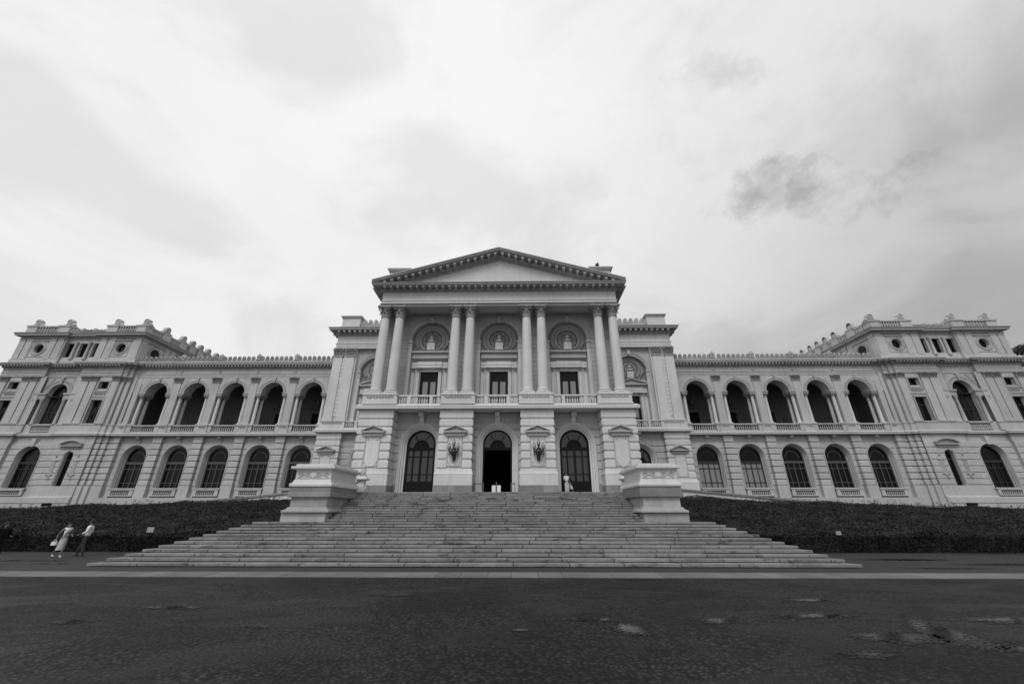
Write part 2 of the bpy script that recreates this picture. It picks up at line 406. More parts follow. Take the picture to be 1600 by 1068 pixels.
# ------------------------------------------------------------------ ground
GL = 0.0
def ground():
    m = MB(); m.quad((-900,-300,0),(900,-300,0),(900,2500,0),(-900,2500,0)); m.build('ground', COBBLE, kind='structure')
    m = MB(); m.quad((-80,17.72,.004),(80,17.72,.004),(80,26.4,.004),(-80,26.4,.004)); m.build('path', ASPHALT, kind='structure')
    bed = MB(); bed.box(-70, 70, 16.36, 17.70, -0.1, 0.006); k = bed.build('kerb_strip', ASPHALT, kind='structure')
    x = -46.0; base = None
    while x < 50:
        w = rnd.uniform(0.86, 1.02); dz = rnd.uniform(0, 0.006)
        MB().box(x+.008, x+w-.008, 16.38+rnd.uniform(0, .015), 17.69-rnd.uniform(0, .015), 0.0, 0.024+dz).build('paving_slab', SLAB, k)
        x += w
ground()
def puddle(x, y, rx, ry, seed):
    """ragged pool on a fine grid: water in the low places, a damp margin round it"""
    r = random.Random(seed); W = [(r.uniform(.6, 1.4)*k, r.uniform(0, 6.28), r.uniform(0, 6.28), r.uniform(0, 6.28)) for k in (1.2, 2.1, 3.5, 5.7, 9.0, 15.0)]
    nx, ny = max(24, int(rx*2.8/.045)), max(12, int(ry*2.8/.045)); wq, dq = MB(), MB()
    for i in range(nx):
        for j in range(ny):
            u, v = (i+.5)/nx*2.8-1.4, (j+.5)/ny*2.8-1.4
            f = 1-math.hypot(u, v)+sum(.26/(k+1)**.75*math.sin(q[0]*(u*math.cos(q[1])+v*math.sin(q[1]))*1.6+q[2]) for k, q in enumerate(W))
            x0, x1 = x+rx*(i/nx*2.8-1.4), x+rx*((i+1)/nx*2.8-1.4); y0, y1 = y+ry*(j/ny*2.8-1.4), y+ry*((j+1)/ny*2.8-1.4)
            q2 = f+r.uniform(-.30, .30)
            if q2 > .34: wq.quad((x0, y0, .010), (x1, y0, .010), (x1, y1, .010), (x0, y1, .010))
            if f+r.uniform(-.2, .2) > -.05: dq.quad((x0, y0, .006), (x1, y0, .006), (x1, y1, .006), (x0, y1, .006))
    if wq.f: wq.build('puddle', WATER, kind='structure')
    if dq.f: dq.build('damp_patch', DAMP, kind='structure')
for i, p in enumerate([(-6.95,11.5,.6,.2),(-3.77,9.83,.3,.16),(-8.1,10.15,.45,.14),(3.9,9.7,.30,.34),(3.4,10.5,.6,.14),(6.05,10.5,.55,.22),(9.5,12.6,.6,.2),
                       (10.2,9.6,.55,1.0),(8.75,9.2,.75,.32),(8.6,10.9,.8,.2),(12.4,10.6,1.5,.24),(10.9,8.5,.7,.2),(-1.8,13.2,.4,.14),(1.7,9.6,.2,.1),(7.5,8.2,.5,.18),
                       (-21.5,21.4,1.4,.2),(-19.8,20.3,.9,.16),(20.5,22.6,2.0,.36),(19.5,19.2,1.6,.2),(23.5,20.5,2.4,.3)]):
    puddle(*p, i)

# ------------------------------------------------------------------ staircase
LAND = 3.48
STX = -0.42                        # the stair's axis
NLOW, RL_, TL_ = 12, 0.135, 0.543; Y0 = 19.3
NUP, TU_ = 13, 0.40; YU0 = Y0+NLOW*TL_+0.10; RU_ = (LAND-NLOW*RL_)/NUP
YLAND = YU0+(NUP-1)*TU_
def step_half(i): return 16.55-0.283*i
def staircase():
    root = empty('staircase', (STX, Y0, 0), 'broad flared flight of worn grey granite steps rising to the portico', 'staircase')
    core = MB()
    for i in range(NLOW):
        y = Y0+i*TL_; hw = step_half(i)-0.12
        core.prism_z([(STX-hw, y+0.10), (STX+hw, y+0.10), (STX+hw-0.25, 31.5), (STX-hw+0.25, 31.5)], 0 if i == 0 else i*RL_-0.01, (i+1)*RL_-0.02)
    for i in range(NUP):
        core.box(STX-9.68, STX+9.68, YU0+i*TU_+0.10, 33.5, NLOW*RL_-0.03, NLOW*RL_+(i+1)*RU_-0.02)
    core.build('core', JOINT, root)
    def row(i, y, z0, z1, hw, hw2, depth, pitch):
        x = -hw; off = rnd.uniform(0.35, 0.95)*pitch if i % 2 == 0 else rnd.uniform(0.75, 1.15)*pitch*0.5
        first = True
        while x < hw-0.01:
            w = off if first else pitch*rnd.uniform(0.94, 1.06); first = False
            x2 = min(x+w, hw)
            if hw-x2 < 0.5: x2 = hw
            g = 0.021; ztop = z1+rnd.uniform(-0.005, 0.005); yf = y+rnd.uniform(-0.008, 0.008)
            xa, xb = STX+x+(g if x > -hw else 0), STX+x2-(g if x2 < hw else 0)
            xa2 = xa if x > -hw else STX-hw2; xb2 = xb if x2 < hw else STX+hw2
            m = MB(); b = 0.012
            lo, hi = z0+0.032, ztop  # raised bottom bares the dark core as a painted-in shadow line
            m.add([(xa,yf,lo),(xb,yf,lo),(xb2,y+depth,lo),(xa2,y+depth,lo),(xa,yf,hi-b),(xb,yf,hi-b),(xa,yf+b,hi),(xb,yf+b,hi),(xb2,y+depth,hi),(xa2,y+depth,hi)],
                  [(0,1,5,4),(4,5,7,6),(6,7,8,9),(1,2,8,7,5),(3,0,4,6,9),(2,3,9,8)])
            m.build('step_block', STEP, root); x = x2
    for i in range(NLOW):
        row(i, Y0+i*TL_, i*RL_, (i+1)*RL_, step_half(i), step_half(i)-0.283, TL_+0.04, 2.35)
    for i in range(NUP):
        z0 = NLOW*RL_+i*RU_
        row(i, YU0+i*TU_, z0, z0+RU_, 9.75, 9.75, TU_+0.04 if i < NUP-1 else 0.7, 1.98)
staircase()
def landing():
    m = MB(); m.box(-13.2, 12.8, YLAND+0.45, 44.0, 1.0, LAND-0.012)
    o = m.build('terrace', GRANITE, kind='structure')
landing()

# ------------------------------------------------------------------ planted banks, hedges, ramps
def bank_z(x, y):
    ax = abs(x-0.0)
    zb = 3.12-0.031*max(0.0, ax-18); zb = max(zb, 1.6)
    t = min(1.0, max(0.0, (y-26.0)/(39.6-26.0)))
    return 0.72+(zb-0.72)*t
def bank(s):
    m = MB(); xs = [13.0+i*1.5 for i in range(46)]; ys = [26.5, 27, 29, 31, 33, 35, 37, 39.7]
    k = []
    for y in ys:
        for x in xs: k.append((s*x, y, bank_z(x, y) if y > 26.8 else 0.0))
    n = len(xs); m.add(k, [(j*n+i, j*n+i+1, (j+1)*n+i+1, (j+1)*n+i) for j in range(len(ys)-1) for i in range(n-1)])
    m.build('bank', SOIL, kind='structure')
bank(-1); bank(1)
def leaves_mesh(name, P, Nrm, size, mat, seed, aspect=0.55):
    """P: (n,3) centres, Nrm: (n,3) rough facing; builds n folded leaf faces as one mesh"""
    rg = np.random.default_rng(seed); n = len(P)
    d = Nrm+rg.normal(0, 0.75, (n, 3)); d /= np.linalg.norm(d, axis=1)[:, None]+1e-9
    a = rg.normal(0, 1, (n, 3)); u = np.cross(d, a); u /= np.linalg.norm(u, axis=1)[:, None]+1e-9
    w = np.cross(d, u); sz = size*rg.uniform(0.6, 1.35, (n, 1))
    v0 = P-u*sz; v1 = P+w*sz*aspect; v2 = P+u*sz; v3 = P-w*sz*aspect
    V = np.stack([v0, v1, v2, v3], 1).reshape(-1, 3).astype(np.float32)
    me = bpy.data.meshes.new(name); me.vertices.add(4*n); me.vertices.foreach_set('co', V.ravel())
    me.loops.add(4*n); me.loops.foreach_set('vertex_index', np.arange(4*n, dtype=np.int32))
    me.polygons.add(n); me.polygons.foreach_set('loop_start', np.arange(0, 4*n, 4, dtype=np.int32))
    me.polygons.foreach_set('loop_total', np.full(n, 4, dtype=np.int32))
    me.materials.append(mat); me.update(calc_edges=True); me.validate(); return me
def vnoise(x, y, seed):
    rg = np.random.default_rng(seed); out = np.zeros_like(x)
    for k in range(7):
        f = 0.35*1.55**k; a = rg.uniform(0, 6.28, 3); th = rg.uniform(0, 6.28)
        out += np.sin(f*(x*math.cos(th)+y*math.sin(th))+a[0])*np.sin(f*(-x*math.sin(th)+y*math.cos(th))+a[1])/(1.35**k)
    return out
def planting(s, seed):
    rg = np.random.default_rng(seed)
    n = 280000
    X = rg.uniform(0, 1, n); X = 13.2+(X**1.1)*42; Yv = 26.6+rg.uniform(0, 1, n)**1.2*13.2
    hwid = 16.6-0.283*np.clip((Yv-Y0)/TL_, 0, 12)
    ok = X > hwid+(-STX if s < 0 else STX)*1.0+0.15; X, Yv = X[ok], Yv[ok]
    ax = X; zb = np.maximum(3.12-0.031*np.maximum(0, ax-18), 1.6); t = np.clip((Yv-26)/13.6, 0, 1)
    nz = vnoise(X, Yv*1.3, seed); hgt = 0.22+0.15*nz
    Z = 0.72+(zb-0.72)*t+np.maximum(hgt, 0.03)*rg.uniform(0.0, 1.0, len(X))**0.5
    ks = 900                                    # taller sprigs standing out of the mass
    kx = 13.5+rg.uniform(0, 1, ks)*42; ky = 28+rg.uniform(0, 1, ks)**.6*11.6; okk = kx > 16.9-0.283*np.clip((ky-Y0)/TL_, 0, 12); kx, ky = kx[okk], ky[okk]
    kz = 0.72+(np.maximum(3.12-0.031*np.maximum(0, kx-18), 1.6)-0.72)*np.clip((ky-26)/13.6, 0, 1); kh = rg.uniform(.25, .62, len(kx))
    tt = rg.uniform(.3, 1, (len(kx), 12)); X = np.concatenate([X, (kx[:, None]+rg.normal(0, .06, tt.shape)).ravel()]); Yv = np.concatenate([Yv, (ky[:, None]+rg.normal(0, .06, tt.shape)).ravel()]); Z = np.concatenate([Z, (kz[:, None]+kh[:, None]*tt).ravel()])
    P = np.stack([s*X, Yv, Z], 1); Nn = np.tile(np.array([0, -0.5, 0.8]), (len(X), 1))
    me = leaves_mesh('shrub_bed', P, Nn, 0.052, LEAF, seed)
    o = bpy.data.objects.new('shrub_bed', me); col.objects.link(o); o['kind'] = 'stuff'
    o['label'] = 'low dark ground cover shrubs on the bank %s the grand stairs' % ('left of' if s < 0 else 'right of')
    o['category'] = 'ground cover'
    # clipped hedge along the path
    root = empty('hedge', (s*35, 26.3, 0), 'clipped dark hedge at the path edge %s' % ('behind the walking couple' if s < 0 else 'right of the grand stairs'), 'hedge')
    hb = MB(); x0 = 14.4
    hb.box(s*x0, s*60, 26.40, 27.0, 0.0, 0.62); hb.build('stems', SOIL, root)
    n = 130000; X = x0-.2+rg.uniform(0, 1, n)**1.15*44
    face = rg.uniform(0, 1, n); wob = vnoise(X*1.4, X*0.5, seed+3)*0.065
    top = face > 0.55
    Yv = np.where(top, 26.05+rg.uniform(0, 1.0, n), 26.05+wob+np.abs(rg.normal(0, 0.07, n)))
    Z = np.where(top, 0.78+wob+rg.normal(0, 0.06, n), rg.uniform(0.02, 0.84, n))
    P = np.stack([s*X, Yv, Z], 1); Nn = np.where(top[:, None], np.array([0, -.2, 1.0]), np.array([0, -1.0, 0.35]))
    me = leaves_mesh('foliage', P-np.array(root.location), Nn, 0.048, LEAFH, seed+9)
    o = bpy.data.objects.new('foliage', me); col.objects.link(o); o.parent = root; o['kind'] = 'stuff'
planting(-1, 11); planting(1, 12)
def ramp_wall(s):
    root = empty('ramp_wall', (s*30, 40, 1), 'low white ramp parapet with grey coping behind the shrubs, %s of the portico' % ('left' if s < 0 else 'right'), 'wall')
    def top(x): return 3.95-0.092*(x-19.0) if x < 30 else 2.94-0.026*(x-30)
    xs = [12.9, 19, 24, 30, 40, 52, 64]
    m = MB(); cp = MB()
    for a, b in zip(xs, xs[1:]):
        m.prism_y([(s*a, 0.6), (s*b, 0.6), (s*b, top(b)-0.16), (s*a, top(a)-0.16)], 40.0, 40.35)
        cp.prism_y([(s*a, top(a)-0.157), (s*b, top(b)-0.157), (s*b, top(b)), (s*a, top(a))], 39.88, 40.45)
    m.build('wall_face', PAINT, root); cp.build('coping', GRANITE, root)
    if s > 0:
        for k in range(8):
            x = 19.0+k*1.75; m = MB(); m.tube([(x, 40.3, top(x)-.02), (x, 40.3, top(x)+0.10)], 0.03, 6); m.build('rail_post', IRON, root)
    sheet = MB()
    for a, b in zip(xs, xs[1:]): sheet.quad((s*a, 40.35, top(a)-0.75), (s*b, 40.35, top(b)-0.75), (s*b, 47.5, top(b)-0.75), (s*a, 47.5, top(a)-0.75))
    sheet.build('ramp', ASPHALT, kind='structure')
ramp_wall(-1); ramp_wall(1)

# ------------------------------------------------------------------ the museum
XA = -0.10
BLD = empty('museum_building', (XA, 40.0, 0.0), 'long pale neoclassical palace with columned portico, arcaded wings and corner pavilions', 'building')
def X(s, x): return XA+s*x
def P(name, mb, mat=PAINT, parent=BLD, smooth=False, kind=None, label=None): return mb.build(name, mat, parent, smooth, kind, label)
def mpath(s, pts):                       # path given for the right-hand side (x away from the axis), walked left to right as seen
    q = [(X(s, x), y) for x, y in pts]
    return q if s > 0 else q[::-1]
COURSE = [5.40, 6.065, 6.73, 7.395, 8.06, 8.725, 9.39]     # joints shared by all the ground floor
STR0, STR1 = 10.20, 10.62

def course_polys(xa, xb, za, zb, arches):
    """intervals of one course between xa and xb cut back by arch openings (xc, zs, r)"""
    res = []; cur = xa; left = None
    cuts = []
    for xc, zs, r in sorted(arches):
        if za > zs+r: continue
        if zb <= zs: cuts.append((xc, [(z, r) for z in (za, zb)]))
        else:
            zz = [za+(zb-za)*i/5 for i in range(6)]
            cuts.append((xc, [(z, r if z < zs else math.sqrt(max(r*r-(z-zs)**2, 0.0))) for z in zz]))
    edges = [[(xa, za), (xa, zb)]]
    out = []
    for xc, sec in cuts:
        rgt = [(xc-w, z) for z, w in sec]
        out.append((edges[-1], rgt)); edges.append([(xc+w, z) for z, w in sec])
    out.append((edges[-1], [(xb, za), (xb, zb)]))
    polys = []
    for l, r in out:
        pts = list(r)+list(l)[::-1]
        if max(p[0] for p in r)-min(p[0] for p in l) > 0.12: polys.append(pts)
    return polys
def rusticate(xa, xb, y, arches, proud=0.09, joints=COURSE, mat=PAINT, name='wall_course', gap=0.03, lo=4.82, longest=3.4):
    if xa > xb: xa, xb = xb, xa
    zs = [lo]+list(joints)
    for za, zb in zip(zs, zs[1:]):
        for pts in course_polys(xa, xb, za+gap, zb-gap, arches):
            P(name, MB().prism_y(pts, y-proud-.02, y+0.05, 0.045), mat)

def arched_surround(xc, zs, zb, y, r0, r1, y1, name='arch_surround', mat=PAINT, parent=BLD):
    """splayed and stepped surround from radius r0 at the wall face to r1 at depth y1"""
    d = y1-y; a = r0-r1
    prof = [(r0+0.10, y+0.01), (r0+0.10, y-0.10), (r0+0.02, y-0.10), (r0, y-0.03), (r0-a*0.25, y+0.02), (r0-a*0.30, y+d*0.30), (r0-a*0.62, y+d*0.36), (r0-a*0.66, y+d*0.72), (r1, y+d*0.78), (r1, y1+0.06)]
    return P(name, MB().arch(xc, zs, zb, prof), mat, parent)

def arched_window(xc, zs, zb, hw, y, style, lights=4, frame=WFRAME, glass=GLASS, name='arched_window', ztr=None, panel=0.0):
    """frame in an arched opening of half width hw at depth y; panes and bars are its sub-parts"""
    ztr = zs-0.35 if ztr is None else ztr
    f = MB(); fw = (0.075*hw/1.1+0.03) if frame is not WOOD else 0.20
    f.arch(xc, zs, zb, [(hw+0.02, y-0.05), (hw-fw, y-0.05), (hw-fw, y+0.05)])
    f.box(xc-hw, xc+hw, y-0.09, y+0.04, ztr-0.13, ztr+0.10)
    if style == 'fan':
        f.arch(xc, ztr+0.10, ztr+0.10, [(hw*0.52, y-0.05), (hw*0.44, y-0.05), (hw*0.44, y+0.05)], 14)
        for a in (60, 120):
            c, sn = math.cos(R(a)), math.sin(R(a)); r2 = hw*0.96
            f.tube([(xc+c*hw*.48, y, ztr+.1+sn*hw*.48), (xc+c*r2, y, ztr+.1+sn*r2*1.02)], 0.035, 4)
    elif style == 'ring':
        f.arch(xc, zs-0.05, zs-0.05, [(hw*0.62, y-0.04), (hw*0.56, y-0.04), (hw*0.56, y+0.05)], 14)
    o = P(name, f, frame)
    g = MB(); pts = [(xc-hw*math.cos(math.pi*i/16), y+0.02, zs+hw*math.sin(math.pi*i/16)) for i in range(17)]
    pts += [(xc+hw, y+0.02, ztr), (xc-hw, y+0.02, ztr)]
    g.add(pts, [tuple(range(len(pts)))])
    P('fanlight_pane', g, GLASS if glass is GLASSC else glass, o)
    if style == 'fan':
        m = MB(); m.disc(xc, ztr+0.1, hw*0.45, y-0.01, 14, True); P('fanlight_boss', m, WOOD, o)
    zl = zb+panel; w = 2*hw/lights
    if panel > 0:
        m = MB(); m.cbox(xc-hw, xc+hw, y-0.06, y+0.04, zb, zl, 0.02)
        P('door_panel', m, WOOD, o)
    for i in range(lights):
        xl = xc-hw+i*w
        m = MB(); m.quad((xl, y+0.03, zl), (xl+w, y+0.03, zl), (xl+w, y+0.03, ztr), (xl, y+0.03, ztr)); P('pane', m, glass, o)
        mw = (0.05 if (lights == 4 and i == 2) else 0.032)*(1.7 if frame is WOOD else 1.0)
        if i: P('mullion', MB().box(xl-mw, xl+mw, y-0.05, y+0.025, zl, ztr-0.13), frame, o)
    H = ztr-zl
    m = MB(); m.box(xc-hw, xc+hw, y-0.035, y+0.02, zl+H*0.74, zl+H*0.76+0.02); m.box(xc-hw, xc+hw, y-0.035, y+0.02, zl+H*0.20, zl+H*0.215+0.02)
    P('glazing_bar', m, frame, o)
    return o

def baluster_prof(z0, z1, r):
    h = z1-z0
    return [(r*0.9, z0), (r*0.9, z0+h*.08), (r*.55, z0+h*.10), (r*.62, z0+h*.16), (r, z0+h*.34), (r*.92, z0+h*.45), (r*.5, z0+h*.72), (r*.45, z0+h*.82), (r*.75, z0+h*.86), (r*.85, z0+h*.92), (r*.9, z1)]
def balustrade(xa, xb, y, z0, z1, ends=0.0, n=None, r=0.075, name='balustrade', mat=PAINT, mids=()):
    """rail and plinth with a row of turned balusters; y is the centre line"""
    if xa > xb: xa, xb = xb, xa
    o = P(name, MB().box(xa, xb, y-0.15, y+0.13, z1-0.12, z1).box(xa, xb, y-0.15, y+0.13, z0, z0+0.10), mat)
    n = n or max(3, int((xb-xa-2*ends)/0.23)); m = MB(); st = (xb-xa-2*ends)/n
    for i in range(n):
        x = xa+ends+st*(i+.5)
        if any(abs(x-q) < 0.17 for q in mids): continue
        m.lathe(x, y, baluster_prof(z0+0.10, z1-0.12, r), 8)
    P('balusters', m, mat, o, True, 'stuff')
    for q in mids: P('pier', MB().box(q-.14, q+.14, y-.135, y+.12, z0+.10, z1-.12), mat, o)
    if ends > 0:
        for a, b in ((xa, xa+ends), (xb-ends, xb)): P('end_block', MB().box(a, b, y-0.135, y+0.12, z0+0.10, z1-0.12), mat, o)
    return o

def leaf_strip(m, base, tip_out, w, up, rght, outw, h, curl=0.10):
    """one curled acanthus leaf: base point, frame vectors"""
    rows = [(0, w*.5, 0.012), (h*.35, w*.52, 0.03), (h*.70, w*.50, 0.055), (h*.92, w*.38, curl), (h*.98, w*.22, curl*1.5), (h*.84, w*.10, curl*1.75)]
    k = len(m.v)
    for z, hw, o in rows:
        for t, oo in ((-1, 0.0), (0, 0.022), (1, 0.0)):
            m.v.append(tuple(base+up*z+rght*(hw*t)+outw*(o*tip_out+oo)))
    for i in range(len(rows)-1):
        for j in range(2): m.f.append((k+i*3+j, k+i*3+j+1, k+(i+1)*3+j+1, k+(i+1)*3+j))
def volute(m, c, rght, outw, r):
    pts = []
    for i in range(15):
        a = i*0.62; q = r*(1-i/17)
        pts.append(c+(rght*math.cos(a)+Vector((0, 0, 1))*math.sin(a))*q+outw*(0.02+i*0.003))
    m.tube([tuple(p) for p in pts], [r*.26]*15, 5)
def cap_mesh_round(rn, h):
    """Corinthian capital, origin at the bottom centre; rn = neck radius"""
    m = MB(); m.lathe(0, 0, [(rn*1.0, 0), (rn*1.12, .01), (rn*1.15, h*.035), (rn*1.08, h*.07), (rn*.98, h*.08), (rn*1.02, h*.5), (rn*1.25, h*.78), (rn*1.45, h*.86)], 20)
    for ring, (z, lh, cnt, w, ph) in enumerate(((h*.07, h*.36, 8, rn*.74, 0), (h*.09, h*.62, 8, rn*.66, 22.5))):
        for i in range(cnt):
            a = R(45*i+ph); o = Vector((math.cos(a), math.sin(a), 0)); rr = Vector((-o.y, o.x, 0))
            leaf_strip(m, o*rn*1.0+Vector((0, 0, z)), rn/.40, w, Vector((0, 0, 1)), rr, o, lh, .16 if ring == 0 else .24)
    for i in range(4):
        a = R(45+90*i); o = Vector((math.cos(a), math.sin(a), 0)); rr = Vector((-o.y, o.x, 0))
        for sgn in (-1, 1): volute(m, o*rn*1.78+rr*(0.05*sgn)+Vector((0, 0, h*.73)), o*1.0, rr*sgn, rn*.30)
        leaf_strip(m, o*rn*1.05+Vector((0, 0, h*.5)), rn/.32, rn*.4, Vector((0, 0, 1)), rr, o, h*.3, .14)
    k = len(m.v); pts = []
    for i in range(4):
        a = R(45+90*i); b = R(90+90*i)
        for da in (-7, 7): pts.append((rn*2.35*math.cos(a+R(da)), rn*2.35*math.sin(a+R(da))))
        pts.append((rn*1.50*math.cos(b), rn*1.50*math.sin(b)))
    m.prism_z(pts, h*.86, h); m.prism_z([(x*.93, y*.93) for x, y in pts], h*.82, h*.86)
    for i in range(4):
        b = R(90*i); m.ball((rn*1.38*math.cos(b), rn*1.38*math.sin(b), h*.92), .07*rn/.4, .07*rn/.4, .08*rn/.4, 6, 4)
    return m
def cap_flat(w, h, d=0.12):
    """pilaster capital, origin bottom centre of the face (x centre, y = face plane)"""
    m = MB(); u = Vector((0, 0, 1)); rt = Vector((1, 0, 0)); ou = Vector((0, -1, 0)); hw = w/2
    m.box(-hw, hw, -0.02, d, 0, h*.86); m.box(-hw-.02, hw+.02, -.05, d, 0, h*.07)
    for x in (-hw*.66, 0, hw*.66): leaf_strip(m, Vector((x, -.02, h*.07)), 0.9, w*.30, u, rt, ou, h*.36, .15)
    for x in (-hw*.95, -hw*.33, hw*.33, hw*.95): leaf_strip(m, Vector((x, -.02, h*.1)), 0.9, w*.26, u, rt, ou, h*.60, .20)
    for sg in (-1, 1):
        volute(m, Vector((sg*hw*1.08, -.13, h*.72)), rt*sg, ou, w*.15); volute(m, Vector((sg*hw*.32, -.07, h*.72)), rt*-sg, ou, w*.09)
    m.box(-hw*1.26, hw*1.26, -.19, d, h*.87, h); m.ball((0, -.14, h*.92), .06, .05, .06, 6, 4)
    return m
CACHE = {}
def place_mesh(key, maker, name, loc, mat, parent, smooth=False):
    if key not in CACHE:
        me = maker().mesh(name, smooth=smooth); me.materials.append(mat); CACHE[key] = me
    o = bpy.data.objects.new(name, CACHE[key]); col.objects.link(o); o.parent = parent
    o.location = Vector(loc)-wloc(parent); return o

# ---------------------------------------------------------------- portico
YP = 33.5
PIERX = [(-10.28, 1.47), (-3.42, 1.42), (3.42, 1.42), (10.28, 1.47)]
COLX = [-10.76, -9.40, -4.03, -2.66, 2.66, 4.03, 9.40, 10.76]
ARX = [-6.66, 0.0, 6.66]
def hood(xc, y, hw, z0, zap, mat=TRIM, name='hood_pediment'):
    """small pedimented hood over a wall panel"""
    m = MB(); zb = z0+(zap-z0)*0.42
    m.box(xc-hw*.80, xc+hw*.80, y-.14, y+.05, z0, zb-.10)
    m.box(xc-hw, xc+hw, y-.34, y+.05, zb-.10, zb)
    o = P(name, m, mat)
    t = MB(); t.prism_y([(xc-hw*.8, zb), (xc+hw*.8, zb), (xc, zap-.14)], y-.10, y+.05); P('tympanum', t, mat, o)
    r = MB()
    for sg in (-1, 1):
        r.prism_y([(xc+sg*hw*1.03, zb), (xc+sg*hw*1.03, zb+.07), (xc, zap), (xc, zap-.11)], y-.36, y+.05)
    P('raking_moulding', r, mat, o); return o
def wall_panel(xc, y, hw, z0, z1):
    m = MB(); m.box(xc-hw, xc+hw, y-.03, y+.05, z0, z1); o = P('wall_panel', m, PAINT)
    f = MB()
    for a, b, c, d in ((xc-hw, xc+hw, z1-.05, z1), (xc-hw, xc-hw+.05, z0, z1-.05), (xc+hw-.05, xc+hw, z0, z1-.05)): f.box(a, b, y-.055, y-.03, c, d)
    pts = [(xc-hw+.05, z0+.02), (xc-hw*.35, z0+.02), (xc-hw*.2, z0-.0), (xc+hw*.2, z0-.0), (xc+hw*.35, z0+.02), (xc+hw-.05, z0+.02)]
    for (a, b), (c, d) in zip(pts, pts[1:]): f.tube([(a, y-.05, b+.05), (c, y-.05, d+.05)], .022, 4)
    for sg in (-1, 1): f.tube([(xc+sg*(hw-.06), y-.05, z0+.45), (xc+sg*(hw*.55), y-.05, z0+.12)], .022, 4)
    P('panel_moulding', f, TRIM, o)
    b = MB()
    for sg in (-1, 1):
        b.ball((xc+sg*hw*.62, y-.05, z1-.25), .06, .05, .06, 6, 4)
    P('rosette', b, TRIM, o)
    return o
